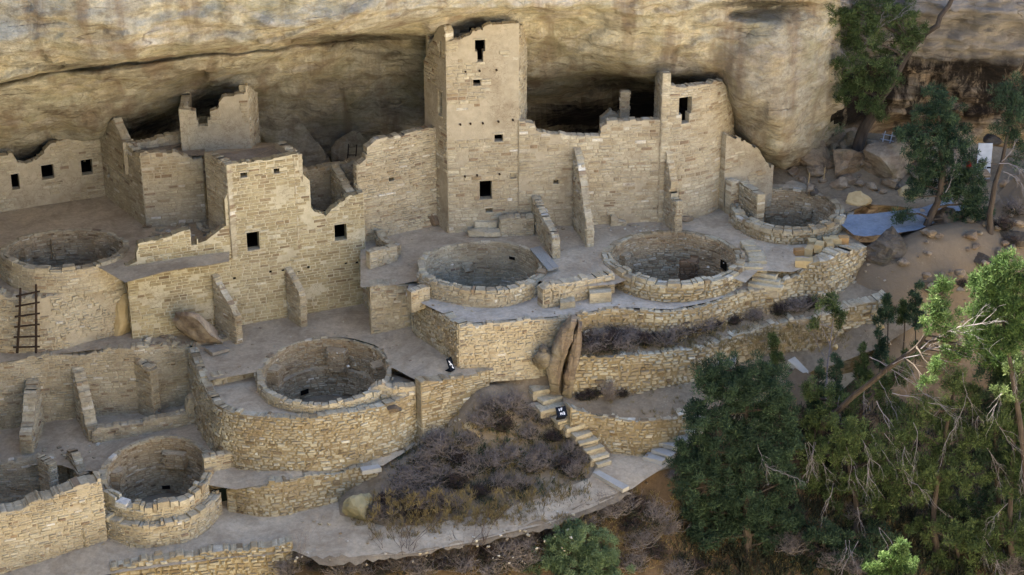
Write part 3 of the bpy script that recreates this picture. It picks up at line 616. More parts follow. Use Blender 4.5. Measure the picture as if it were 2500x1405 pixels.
# unseen cliff added outside the frame to block sky and bounce from the left
def side_blocker():
    mb = MB(); base = [(-20.5, 75), (-22.5, 67), (-23, 59), (-23.5, 50), (-24, 40), (-25.5, 28), (-28, 14), (-33, 0), (-42, -16)]
    prof = [(-.5, -16), (0, -6), (.8, 0), (1.2, 5), (-1.5, 9), (-2.6, 11), (-1.0, 16), (1, 22), (3, 27.4), (12, 28), (60, 29)]
    for i, (x, y) in enumerate(base):
        for r, z in prof: mb.v.append((x - r * .9 + 1.2 * fbm(i * .7, z * .12, 4), y + r * .2 + .8 * fbm(i * .9, z * .2, 9), z))
    n = len(prof)
    for i in range(len(base) - 1):
        for j in range(n - 1): mb.f.append((i * n + j, (i + 1) * n + j, (i + 1) * n + j + 1, i * n + j + 1)); mb.t.append(0.); mb.m.append(0)
    tag(mb.build('added_light_blocker', M['cliff2'], smooth=True), kind='structure')
side_blocker()
# ================================================================ BUILDINGS
def roofpatch(parent, pts, mat='roof', name='roof'):
    mb = MB(); P = [at(*p) for p in pts]; c = sum(P, Vector()) / len(P)
    for i in range(len(P)):
        a, b = P[i], P[(i + 1) % len(P)]; m1, m2 = a.lerp(c, .5), b.lerp(c, .5)
        for q in (m1, m2): q.z += U(-.03, .05)
        mb.q([a, b, m2, m1], .5); mb.q([m1, m2, c], .5)
    return mb.build(name, M[mat], parent)
def beams(parent, path, px, th=.32, out=.10):
    for x, y in px:
        s, z = path.sz(x, y); mb = MB(); p0, p1 = path(s, z, -th * .5), path(s, z, out)
        mb.tube([p0, p1], .045, .04, 8); mb.build('roof_beam', M['wood'], parent)
def sockets(parent, path, px, sz=.085):  # flat dark quads paint the shade in the beam holes
    for x, y in px:
        s, z = path.sz(x, y); mb = MB(); W = path; d = .022
        mb.q([W(s - sz, z - sz * .8, d), W(s + sz, z - sz * .8, d), W(s + sz * .9, z + sz * .8, d), W(s - sz, z + sz * .7, d)])
        mb.build('beam_socket', M['void_shade'], parent)
M['wood'] = plain_mat('weathered_dark_wood', '#2e2620', '#4a3c30', 12, .01, sc=(1, 1, .2))
M['plank'] = plain_mat('grey_weathered_plank', '#8d8b84', '#a5a39b', 6, .01, sc=(6, 1, 1))
M['cutblock'] = plain_mat('fresh_cut_sandstone', '#b39a6c', '#cbb78c', 3, .01)
M['paleslab'] = plain_mat('pale_stone_slab', '#a29f96', '#bab7ad', 2, .02)
M['buffstep'] = stone_mat('worn_step_stone', BUFF, '#94805a', .4)
M['dusty'] = ground_mat('dusty_ledge_stone', '#968c7b', '#a39988', '#b2a893', .1)
M['rustblock'] = plain_mat('rust_stained_cut_stone', '#a17a50', '#bd9a68', 3, .01)
M['stained'] = plain_mat('lichen_stained_boulder', '#574741', '#cbb89a', 1.3, .05)
M['mossrock'] = plain_mat('yellow_green_lichen_rock', '#8d8660', '#aba283', 1.8, .04)
M['brown'] = stone_mat('brown_block_masonry', [(0, '#5d4a36'), (.5, '#7d6750'), (1, '#988469')], '#4c3c2c', .4)
M['brown_mortar'] = plain_mat('brown_mortar', '#5d4c3a', '#705d48', 4, .02)
M['metal'] = plain_mat('dull_pale_metal', '#9aa2ab', '#b7bec6', 3, 0, .5)
M['red'] = plain_mat('faded_red_paint', '#5e1813', '#74211a', 3, 0, .6)
M['black'] = plain_mat('black_sign_paint', '#0c1016', '#141a24', 3, 0, .5)
M['white'] = plain_mat('white_paint', '#dfe3e8', '#eef0f2', 3, 0, .5)

# --- facade building (left of centre)
f1 = empty('masonry_house', at(600, 790, -2.4), 'tall square-cornered masonry house with two big windows and three wedge buttresses at its foot', 'house')
F1, F1h, _ = wallpx([(325, 832, -2.4), (897, 742, -2.4)],
    [(312, 652), (318, 648), (335, 640), (337, 597), (400, 580), (462, 562), (480, 562), (483, 595), (505, 586), (540, 557), (552, 553), (554, 403), (640, 392), (728, 377), (737, 374), (739, 505), (760, 507), (768, 518), (790, 522), (797, 528), (810, 513), (828, 499), (852, 480), (893, 470)],
    holes_px=[(466, 550, 481, 611), (603, 566, 633, 611), (816, 547, 846, 587), (667, 411, 683, 424), (588, 421, 605, 434)], name='wall', parent=f1, ends='lr', faces='fb', rag=.03, style='ashlar', skip=.02, mats='house',
    plaster=lambda s, z: fbm(s * .8, z * .8, 5, 3) > .42)
for h in F1h[1:]: window_part(f1, F1, h)
sockets(f1, F1, [(572, 679), (661, 663), (690, 660), (752, 652), (845, 642), (872, 641), (728, 661)], .05)
B3, _, _ = wallpx([(498, 372, 3.8), (553, 403, 3.8)], [(498, 372), (530, 390), (553, 403)], zb=.2, name='side_wall', parent=f1, rag=.04, ends='')
E3, _, _ = wallpx([(737, 376, 3.8), (690, 345, 3.8)], [(737, 376), (690, 345)], zb=.2, name='east_wall', parent=f1, rag=.04)
roofpatch(f1, [(505, 380, 3.6), (556, 408, 3.6), (735, 382, 3.6), (692, 352, 3.6)])
spur((527, 803, -2.4), (579, 836, -2.4), [(0, 672), (.15, 690), (1, 775)], f1)
spur((703, 775, -2.4), (736, 800, -2.4), [(0, 655), (.3, 672), (.7, 700), (1, 725)], f1)
spur((888, 745, -2.4), (912, 783, -2.4), [(0, 633), (.3, 660), (1, 720)], f1, th=.35)
# --- open room right of it
rm = empty('roofless_room', at(810, 540, .6), 'roofless room with a ragged stepped parapet between the tall house and the yard wall', 'room')
wallpx([(738, 405, 2.2), (902, 380, 2.2)], [(738, 417), (770, 412), (808, 405), (846, 401), (848, 396), (895, 384), (902, 384)], zb=-.3, name='back_wall', parent=rm, style='slab', rag=.05)
a = F1(F1.sz(853, 480)[0], 0, -.3); b = at(808, 405, 2.3)
pth = Path([(b.x, b.y), (a[0], a[1])]); wall(pth, -.3, [(0, zrow(pth(0, 0), 404)), (pth.L * .5, zrow(pth(pth.L * .5, 0), 440)), (pth.L, zrow(pth(pth.L, 0), 476))], th=.3, style='slab', faces='fb', name='partition_wall', parent=rm, rag=.05)
ground('room_floor', [(735, 520, .2), (738, 440, .2), (900, 420, .2), (905, 500, .2)], M['dirt'], hol=False)

# --- upper room block left
b2 = empty('stepped_room_block', at(430, 552, .5), 'two-storey room block with dark side wall between the shaded courtyard and the tall house', 'house')
wallpx([(258, 478, .5), (358, 556, .5)], [(248, 327), (262, 305), (275, 288), (300, 345), (312, 352), (325, 372), (345, 378), (358, 380)], name='side_wall', parent=b2, ends='', rag=.05, holes_px=[(262, 405, 268, 436), (290, 424, 294, 450)])
wallpx([(358, 556, .5), (505, 543, .5)], [(350, 377), (430, 373), (437, 377), (445, 384), (470, 391), (498, 386)], name='wall', parent=b2, ends='l', rag=.04, zb=-.2)
wallpx([(300, 352, 3.4), (450, 330, 3.4)], [(300, 350), (345, 350), (380, 343), (384, 337), (420, 331), (450, 326)], name='back_wall', parent=b2, rag=.03, zb=2.2, plaster=lambda s, z: nz(s, z, 2) > -.1)
roofpatch(b2, [(352, 382, 3.1), (500, 380, 3.1), (500, 345, 3.0), (300, 350, 3.1)])
up = empty('upper_tower_room', at(530, 388, 2.6), 'small roofless upper room with a stepped T-shaped doorway gap under the cliff ceiling', 'room')
UF, _, _ = wallpx([(447, 397, 2.6), (614, 388, 2.6)], [(447, 268), (480, 270), (514, 272), (530, 268), (534, 258), (546, 236), (597, 231), (599, 209), (612, 208)], zb=1.9, name='wall', parent=up, ends='lr', rag=.03, holes_px=[(479, 250, 513, 306), (485, 305, 508, 321)], plaster=lambda s, z: nz(s * .9, z, 8) > -.15)
a = UF(0, 0, 0); b = at(441, 216, 5.0); c = UF(UF.L, 0, -.02)
pth = Path([(a[0] - .12, a[1] + 1.7), (a[0], a[1] + .02)]); wall(pth, 1.9, [(0, zrow(pth(0, 0), 216)), (pth.L, zrow(pth(pth.L, 0), 268))], th=.3, faces='f', name='side_wall', parent=up, rag=.03)
pth = Path([(c[0], c[1] + .1), (c[0] + .1, c[1] + 1.8)]); wall(pth, 1.9, [(0, zrow(pth(0, 0), 208)), (pth.L, zrow(pth(pth.L, 0), 225))], th=.3, faces='fb', name='east_wall', parent=up, rag=.03)
ground('roof_terrace', [(445, 400, 2.55), (450, 370, 2.55), (616, 350, 2.55), (700, 350, 2.9), (735, 372, 3.0), (560, 400, 3.0), (500, 372, 3.0)], M['dust'], hol=False)

# --- courtyard wall
cw = empty('courtyard_back_wall', at(120, 505, .5), 'low shaded wall with three dark windows at the back of the left courtyard', 'wall')
CW, CWh, _ = wallpx([(-220, 552, .5), (258, 478, .5)], [(-220, 410), (-60, 385), (0, 380), (30, 376), (44, 397), (62, 399), (88, 391), (108, 374), (122, 354), (160, 342), (262, 322)], holes_px=[(28, 424, 48, 463), (101, 402, 131, 438), (199, 389, 225, 427)], name='wall', parent=cw, rag=.04, plaster=lambda s, z: nz(s * .8, z, 1) > .0)
for h in CWh: window_part(cw, CW, h)

# --- great wall left of tower
w5 = empty('yard_wall', at(980, 560, 0), 'high rubble wall with a ragged top rising towards the left side of the square tower', 'wall')
wallpx([(878, 587, 0), (1075, 545, 0)], [(878, 400), (893, 386), (896, 365), (905, 357), (918, 343), (960, 336), (1000, 325), (1020, 319), (1047, 311), (1060, 311)], name='wall', parent=w5, ends='l', rag=.04, style='slab', holes_px=[(950, 435, 962, 443)])

# --- square tower
tw = empty('square_tower', at(1180, 562, 0), 'four-storey square tower with a T-shaped door near its top, reaching the cliff ceiling', 'tower')
TWf, TWh, _ = wallpx([(1095, 566, 0), (1266, 555.5, 0)], [(1088, 100), (1120, 98), (1130, 92), (1149, 86), (1153, 78), (1176, 74), (1181, 66), (1200, 60), (1256, 58), (1270, 58)],
    holes_px=[(1160, 97, 1185, 126), (1165, 125.5, 1180, 152), (1155, 194, 1173, 210), (1207, 328, 1228, 346), (1171, 441, 1201, 487), (1185, 508, 1203, 519), (1246, 422, 1260, 436)],
    name='wall', parent=tw, rag=.03, plaster=lambda s, z: z > 3.55 and fbm(s * .7, z * .6, 3, 3) > -.22 or fbm(s, z, 9, 3) > .5)
for i, h in enumerate(TWh): window_part(tw, TWf, h, trim=('lintel',) if i == 0 else ('sill',) if i == 1 else ('sill', 'lintel'))
beams(tw, TWf, [(1136, 175), (1171, 173), (1212, 171), (1124, 304), (1148, 302), (1178, 301), (1217, 297), (1252, 293), (1135, 431), (1165, 428), (1219, 425)], out=.06)
TWs, TWsh, _ = wallpx([(1042, 529, 0), (1095, 566, 0)], [(1036, 150), (1048, 118), (1060, 88), (1074, 63), (1083, 66), (1092, 92), (1098, 98)], name='side_wall', parent=tw, rag=.02, plaster=lambda s, z: fbm(s, z * .5, 3, 3) > -.1, holes_px=[(1073, 100, 1077, 140), (1069, 222, 1079, 282)])
for h in TWsh: window_part(tw, TWs, h, depth=.5)
c = TWf(TWf.L, 0, -.01); pth = Path([(c[0], c[1] + .02), (c[0] + .3, c[1] + 2.0)]); wall(pth, -.3, [(0, zrow(pth(0, 0), 58)), (2, zrow(pth(2, 0), 64))], th=.3, faces='f', name='east_wall', parent=tw, rag=.03)
d = TWs(0, 0, -.05); pth = Path([(d[0] + .1, d[1] - .1), (c[0], c[1] + 1.9)]); wall(pth, -.3, 7.2, th=.25, faces='f', name='back_wall', parent=tw, rag=.2)

# --- long wall and round tower
w6 = empty('long_connecting_wall', at(1440, 550, 0), 'long high sandstone wall with wedge buttresses between the square tower and the round tower', 'wall')
W6, _, _ = wallpx([(1266, 557, 0), (1612, 541, 0)], [(1266, 296), (1303, 301), (1309, 318), (1325, 324), (1385, 333), (1464, 333), (1467, 317), (1478, 307), (1482, 296), (1588, 294), (1612, 294)], name='wall', parent=w6, rag=.04, holes_px=[(1351, 440, 1364, 449)], plaster=lambda s, z: fbm(s * .8, z * .8, 15, 3) > .36, faces='fb')
spur((1298, 556, 0), (1349, 634, 0), [(0, 478), (.12, 486), (.5, 530), (1, 580)], w6, th=.26)
spur((1398, 552, 0), (1432, 604, 0), [(0, 360), (.3, 400), (.6, 470), (1, 560)], w6, th=.26)
spur((1618, 541, 0), (1648, 570, 0), [(0, 360), (.35, 420), (.55, 450), (.6, 485), (1, 490)], w6, th=.26)
pier = empty('masonry_pier', at(1524, 330, 1.7), 'slim upright masonry pier in the dark recess behind the long wall', 'pier')
q = atY(1524, 296, 67.6); mb = wall(Path([(q.x - .15, q.y), (q.x + .17, q.y)]), q.z - 1.2, zrow((q.x, q.y), 226), th=.3, style='slab', faces='f', ends='lr', name='shaft', parent=pier, rag=.01)
q = atY(1495, 300, 67.9); wall(Path([(q.x - .45, q.y), (q.x + .35, q.y + .1)]), q.z - 1, [(0, zrow((q.x, q.y), 296)), (.35, zrow((q.x, q.y), 274)), (.8, zrow((q.x, q.y), 284))], th=.25, style='slab', name='stub_wall', parent=pier)
rt = empty('round_tower', at(1700, 530, 0), 'rounded tower with a T-shaped window high up, standing against the bulging cliff', 'tower')
RTp, RTh, _ = wallpx([(1606, 543, 0), (1634, 541, 0), (1668, 537, 0), (1702, 530, 0), (1735, 520, 0), (1762, 505, 0), (1778, 487, 0), (1786, 462, 0), (1784, 436, 0)],
    [(1604, 184), (1619, 184), (1621, 205), (1634, 212), (1668, 212), (1702, 210), (1738, 205), (1742, 200), (1762, 198), (1775, 215), (1782, 225), (1786, 235), (1784, 240)], holes_px=[(1658, 237, 1690, 279), (1664, 278.5, 1683, 302)], smooth=True, name='wall', parent=rt, rag=.035, style='ashlar', ends='l', faces='fb')
for i, h in enumerate(RTh): window_part(rt, RTp, h, trim=(('lintel',), ('sill',))[i])
d = RTp(0, 0, -.02); pth = Path([(d[0] - .1, d[1] + 2.2), (d[0], d[1])]); wall(pth, -.2, [(0, 5.0), (1, 5.5), (pth.L, zrow(pth(pth.L, 0), 184))], th=.3, faces='f', name='side_wall', parent=rt)
w7 = empty('back_room_wall', at(1820, 480, .2), 'plain wall tucked under the bulging cliff just right of the round tower', 'wall')
wallpx([(1765, 500, .3), (1885, 468, .4)], [(1765, 332), (1785, 334), (1815, 343), (1850, 366), (1882, 408)], name='wall', parent=w7, zb=-.2, plaster=lambda s, z: nz(s, z, 4) > -.1)
w7b = empty('broken_room_corner', at(1800, 500, .3), 'broken low wall stub with a dark stepped passage beside the east kiva', 'wall')
wallpx([(1783, 505, .4), (1812, 497, .4)], [(1783, 444), (1806, 441), (1812, 462)], name='wall', parent=w7b, style='slab', rag=.03)
wallpx([(1806, 447, 1.3), (1850, 478, 1.3)], [(1806, 445), (1850, 476)], zb=-.4, name='passage_wall', parent=w7b, style='slab', mats='ochre', rag=.03)

# --- small benches and steps at the tower foot
bn = empty('stone_bench', at(1250, 575, 0), 'low masonry bench running along the foot of the square tower', 'bench')
wallpx([(1222, 576, 0), (1304, 574, 0)], [(1222, 537), (1240, 534), (1304, 533)], name='wall', parent=bn, th=.4, style='slab', ends='l', rag=.02)
bn2 = empty('stone_ledge', at(1510, 552, 0), 'short low stone ledge at the base of the long wall between two buttresses', 'ledge')
wallpx([(1492, 553, 0), (1530, 551, 0)], [(1492, 530), (1510, 540), (1530, 545)], name='wall', parent=bn2, th=.3, style='slab', ends='l', rag=.02)
st = empty('curved_stone_step', at(1185, 580, 0), 'broad rounded stone step below the doorway of the square tower', 'step')
mb = MB()
for k, (x, y, w, d, h, z) in enumerate([(1168, 572, .75, .5, .2, 0), (1203, 575, .62, .42, .2, 0), (1185, 560, .8, .5, .36, 0), (1178, 552, .5, .5, .62, 0)]):
    p = at(x, y, z); mb.box((p.x, p.y, h / 2), w, d, h, U(-.2, .2), tintv(), 0, .05)
mb.build('tread', M['buff'], st)
lw = empty('curved_low_wall', at(925, 600, 0), 'small curved low wall forming a nook between the house corner and the high yard wall', 'wall')
wallpx([(914, 572, 0), (920, 590, 0), (935, 605, 0), (968, 614, 0)], [(914, 562), (920, 570), (935, 590), (968, 603)], name='wall', parent=lw, th=.28, style='rubble', faces='fb', rag=.03, smooth=True, ends='r', mats='ochre')
wallpx([(903, 636, 0), (970, 618, 0)], [(903, 620), (970, 600)], name='front_wall', parent=lw, th=.28, style='rubble', rag=.02, ends='r')

# ================================================================ RETAINING WALLS
def retain(label, pts, tops, zb=None, name='retaining_wall', mats='ochre', style='rubble', **kw):
    kw.setdefault('rag', .05); kw.setdefault('th', .4)
    e = empty(name, at(*pts[len(pts) // 2]), label, 'wall'); wallpx(pts, tops, zb=zb, parent=e, name='wall', mats=mats, style=style, **kw); return e
retain('buff retaining wall right of the third buttress, under the pale plaza floor', [(903, 700, -.43), (1005, 691, -.43)], [(905, 700), (960, 697), (1005, 690)], zb=-2.7, mats='buff', th=.5)
retain('dark ochre wing wall stepping down to a sharp corner above the small black sign', [(1003, 700, -.4), (1016, 713, -.4), (1120, 793, -.5)], [(992, 714), (1014, 712), (1016, 735), (1040, 748), (1070, 765), (1084, 766), (1100, 782), (1120, 792)], zb=-2.8, ends='', faces='fb', th=.35)
retain('long buff retaining wall holding up the pale walkway, left end at the sharp corner', [(1120, 793, -.5), (1180, 789, -.5), (1280, 780, -.5), (1400, 770, -.5)], [(1120, 796), (1180, 793), (1280, 784), (1390, 775)], zb=-2.8, th=.24, mats='buff', smooth=True, ends='l')
retain('rubble retaining wall under the right half of the walkway, above dark shrubs', [(1395, 770, -.5), (1460, 757, -.5), (1530, 752, -.5), (1640, 757, -.5), (1720, 742, -.5), (1800, 716, -.48), (1880, 705, -.5), (1965, 664, -.1)], [(1395, 774), (1460, 763), (1480, 757), (1530, 757), (1640, 763), (1720, 748), (1800, 721), (1880, 708), (1900, 694), (1950, 674), (1965, 662)], zb=-1.9, th=.2, smooth=True, style='rough')
retain('bulging rubble retaining wall below the stack of cut stone blocks, left of the big boulder', [(1945, 728, -1.2), (2000, 735, -1.25), (2040, 715, -1.15), (2075, 690, -1.0), (2112, 662, -.9)], [(1945, 662), (1960, 655), (2000, 640), (2050, 622), (2090, 612), (2112, 606)], zb=-1.8, smooth=True, style='rough', th=.6)
retain('second rubble terrace wall below the dark shrubs, behind the dark pinyon', [(1385, 872, -1.8), (1440, 870, -1.8), (1560, 867, -1.8), (1700, 850, -1.8), (1800, 822, -1.75), (1900, 791, -1.6), (2000, 773, -1.5), (2080, 752, -1.4), (2170, 729, -1.2)], [(1385, 872), (1440, 870), (1560, 868), (1700, 850), (1800, 822), (1900, 790), (2000, 772), (2080, 752), (2170, 728)], zb=-4.0, smooth=True, style='rough', th=.5)
retain('curved lower retaining wall beside the stone stairway, dirt terrace on top', [(1392, 1040, -3.9), (1440, 1075, -4.6), (1500, 1103, -4.95), (1560, 1112, -5), (1620, 1108, -5), (1670, 1085, -4.7), (1720, 1050, -4.3)], [(1368, 983), (1400, 1000), (1450, 1014), (1510, 1024), (1560, 1028), (1640, 1024), (1700, 1008), (1720, 1000)], zb=-5.4, smooth=True, style='rubble', th=.45)
retain('ochre retaining wall with leaning pillar edge between the middle kiva and the stone stairway', [(1030, 1060, -4.08), (1110, 1030, -3.93), (1195, 980, -3.42)], [(1022, 938), (1040, 932), (1100, 926), (1150, 916), (1195, 906)], zb=-4.8, ends='', th=.45, style='slab')
KAo = [(462, 852, -2.4), (486, 912, -2.5), (510, 965, -2.75), (545, 1000, -2.75), (620, 1017, -2.75), (735, 1024, -2.75), (850, 1012, -2.75), (940, 992, -2.75), (1000, 968, -2.75), (1030, 938, -2.6)]
kz = [zrow((at(*p).x, at(*p).y), p[1]) for p in KAo]
retain('massive curved rust-stained retaining wall carrying the terrace of the middle kiva', KAo, [(p[0], p[1] - 3) for p in KAo], zb=-5.1, smooth=True, style='rubble', th=.3, rag=.04, batter=.06)
retain('low wall along the flat strip above the lowest path, right of the lower kiva', [(556, 1246, -5.95), (640, 1256, -5.9), (700, 1252, -5.9), (840, 1222, -5.85), (925, 1180, -5.3)], [(556, 1198), (600, 1190), (652, 1188), (656, 1176), (720, 1170), (840, 1152), (925, 1136)], zb=-6.4, smooth=True, style='rubble', th=.4)
retain('rough boulder-topped wall along the lower edge of the lowest path', [(270, 1398, -6.35), (400, 1378, -6.3), (520, 1362, -6.25), (640, 1352, -6.2), (715, 1342, -6.15)], [(270, 1388), (400, 1366), (520, 1350), (640, 1340), (715, 1322)], zb=-8.2, style='rough', th=.4, rag=.06)

# --- wall with the ladder, left
lwl = empty('ladder_wall', at(160, 835, -2.3), 'broad rough wall with the wooden ladder leaning on it', 'wall')
wallpx([(-260, 858, -2.3), (-60, 850, -2.3), (110, 848, -2.3), (210, 832, -2.3), (330, 806, -2.35)], [(-260, 742), (0, 723), (100, 727), (200, 705), (305, 690)], zb=-2.9, name='wall', parent=lwl, style='rubble', mats='buff', smooth=True, th=.5, plaster=lambda s, z: fbm(s, z, 2, 3) > .3)
# --- lower left: back wall with spurs
wm = empty('buttressed_terrace_wall', at(300, 1000, -4.8), 'long terrace wall with tall wedge buttresses below the ladder', 'wall')
WMp = [(-260, 1075, -5.3), (0, 1052, -5.25), (120, 1034, -5.2), (340, 1004, -4.85), (475, 985, -4.85)]
WM, _, _ = wallpx(WMp, [(-260, 905), (0, 886), (120, 866), (210, 868), (270, 850), (350, 848), (470, 842)], zb=-5.8, name='wall', parent=wm, style='slab', mats='buff', rag=.05)
spur((80, 1040, -5.2), (52, 1108, -5.2), [(0, 925), (.3, 955), (.7, 1030), (1, 1062)], wm, th=.42, faces='fb')
spur((188, 1025, -5.1), (218, 1084, -5.1), [(0, 893), (.3, 930), (.6, 985), (.85, 1040), (1, 1050)], wm, th=.4)
spur((338, 1003, -4.85), (378, 1022, -4.85), [(0, 868), (.3, 885), (1, 905)], wm, th=.3)
lwr = empty('low_room_front_wall', at(360, 1060, -4.95), 'low wall closing the front of the buttressed rooms, stepping up at its right end', 'wall')
wallpx([(228, 1086, -5.05), (350, 1066, -4.95), (500, 1032, -4.85)], [(228, 1058), (236, 1048), (350, 1032), (455, 1008), (460, 975), (500, 958)], zb=-5.5, name='wall', parent=lwr, style='rubble', mats='buff', th=.3, faces='fb', ends='l', rag=.03)
# --- sunken rooms bottom left
sr = empty('sunken_room_walls', at(90, 1180, -5.6), 'inner walls of the sunken roofless rooms at the lower left corner', 'wall')
wallpx([(-260, 1232, -6.6), (70, 1222, -6.6), (170, 1205, -6.6)], [(-260, 1142), (0, 1134), (64, 1126), (90, 1122), (168, 1120)], name='back_wall', parent=sr, style='slab', mats='buff', rag=.04)
spur((95, 1160, -5.4), (124, 1178, -5.4), [(0, 1118), (1, 1134)], sr, zb=-6.8, th=.3, name='cross_wall')
wallpx([(80, 1225, -6.6), (205, 1195, -6.6)], [(60, 1172), (200, 1150)], zb=-6.9, name='ledge_wall', parent=sr, style='slab', mats='buff', rag=.03, ends='l', th=.6)
spur((165, 1120, -5.1), (215, 1190, -5.1), [(0, 1098), (.25, 1110), (.5, 1150), (1, 1188)], sr, zb=-6.8, th=.3, name='end_wall', mats='ochre')
wl = empty('bright_outer_wall', at(120, 1330, -6.1), 'broad pale outer wall of the lower left corner beside the lowest path', 'wall')
wallpx([(-260, 1468, -6.5), (0, 1396, -6.3), (205, 1336, -6.1), (262, 1318, -6.05)], [(-260, 1310), (0, 1256), (60, 1240), (100, 1218), (130, 1212), (200, 1186), (262, 1168)], zb=-7, name='wall', parent=wl, style='slab', mats='buff', th=.55, rag=.05, ends='r', faces='fb')
spur((196, 1316, -6.1), (209, 1338, -6.1), [(0, 1206), (.5, 1250), (1, 1300)], wl, th=.12)
# ================================================================ KIVAS
def ring_surf(k, mb, r_out, th0, th1, z0f, z1f, inward, style, thick_mat=1, step=.24, taper=0.):
    """one curved masonry face; r_out: metres outside the inner outline"""
    st = STY[style]; per = math.pi * (k.a + k.b + 2 * r_out); tot = per * abs(th1 - th0) / (2 * math.pi)
    def Wf(s, z, d):
        t = th0 + (th1 - th0) * (s / tot if not inward else 1 - s / tot); dd = (-d if inward else d) + r_out
        a, b = k.a + dd, k.b + dd; wob = k.wob(t)
        return (k.cx + a * wob * math.cos(t), k.cy + b * wob * math.sin(t), z + .02 * nz(s * .8, z, 1))
    ang = lambda s: th0 + (th1 - th0) * (s / tot if not inward else 1 - s / tot)
    zlo = min(z0f(th0), z0f((th0 + th1) / 2), z0f(th1)); zhi = max(z1f(th0), z1f((th0 + th1) / 2), z1f(th1), z1f(math.pi / 2) if inward else -99)
    ZL = lines(zlo, zhi, st['h']); n = int(tot / step) + 1
    for i in range(n):
        s0, s1 = tot * i / n, tot * (i + 1) / n
        a0, a1 = z0f(ang(s0)), z0f(ang(s1)); b0, b1 = z1f(ang(s0)), z1f(ang(s1)); m = 4
        for j in range(m):
            f = lambda a, b, t: a + (b - a) * t
            mb.q([Wf(s0, f(a0, b0, j / m), 0), Wf(s1, f(a1, b1, j / m), 0), Wf(s1, f(a1, b1, (j + 1) / m), 0), Wf(s0, f(a0, b0, (j + 1) / m), 0)])
    for q in range(len(ZL) - 1):
        s = 0.
        while s < tot - .05:
            e = min(tot, s + U(*st['w'])); c = ang((s + e) / 2)
            if e - s > .06 and ZL[q] > z0f(c) - .06 and ZL[q + 1] < z1f(c) + .05: stone(mb, Wf, s, e, ZL[q], ZL[q + 1], st, tintv())
            s = e
def cap_ring(k, mb, r0, r1, t0, t1, zf, w=(.12, .42), h=.09):
    t = t0
    while t < t1 - .01:
        dt = U(*w) / ((k.a + k.b) / 2 + r0); e = min(t1, t + dt); o = U(-.03, .03); fr = min(1., max(0., .55 - .75 * math.sin((t + e) / 2))); z = zf((t + e) / 2) - .06; hh = (.07 + h * .9 * fr) * U(.5, 1.3); R1 = r0 + (r1 - r0) * (.38 + .62 * fr); g = .008
        def P(a, r, z): w_ = k.wob(a); return (k.cx + (k.a + r) * w_ * math.cos(a), k.cy + (k.b + r) * w_ * math.sin(a), z)
        gg = g / k.a; split = (R1 - r0) > .28 and random.random() < .75; rr = [(r0, R1)] if not split else [(r0, (r0 + R1) / 2 - .01), ((r0 + R1) / 2 + .01, R1)]
        for q0, q1 in rr:
            q0 += o + U(-.03, .03); q1 += o * .5 + U(-.05, .05); hh2 = hh + U(-.02, .02)
            mb.hexa([P(t + gg, q0, z), P(t + gg, q1, z), P(e - gg, q1, z), P(e - gg, q0, z)][::-1], [P(t + gg * 2, q0 + .015, z + hh2), P(t + gg * 2, q1 - .015, z + hh2 + U(-.01, .01)), P(e - gg * 2, q1 - .015, z + hh2), P(e - gg * 2, q0 + .015, z + hh2 + U(-.01, .01))][::-1], tintv(), 1, False)
        t = e
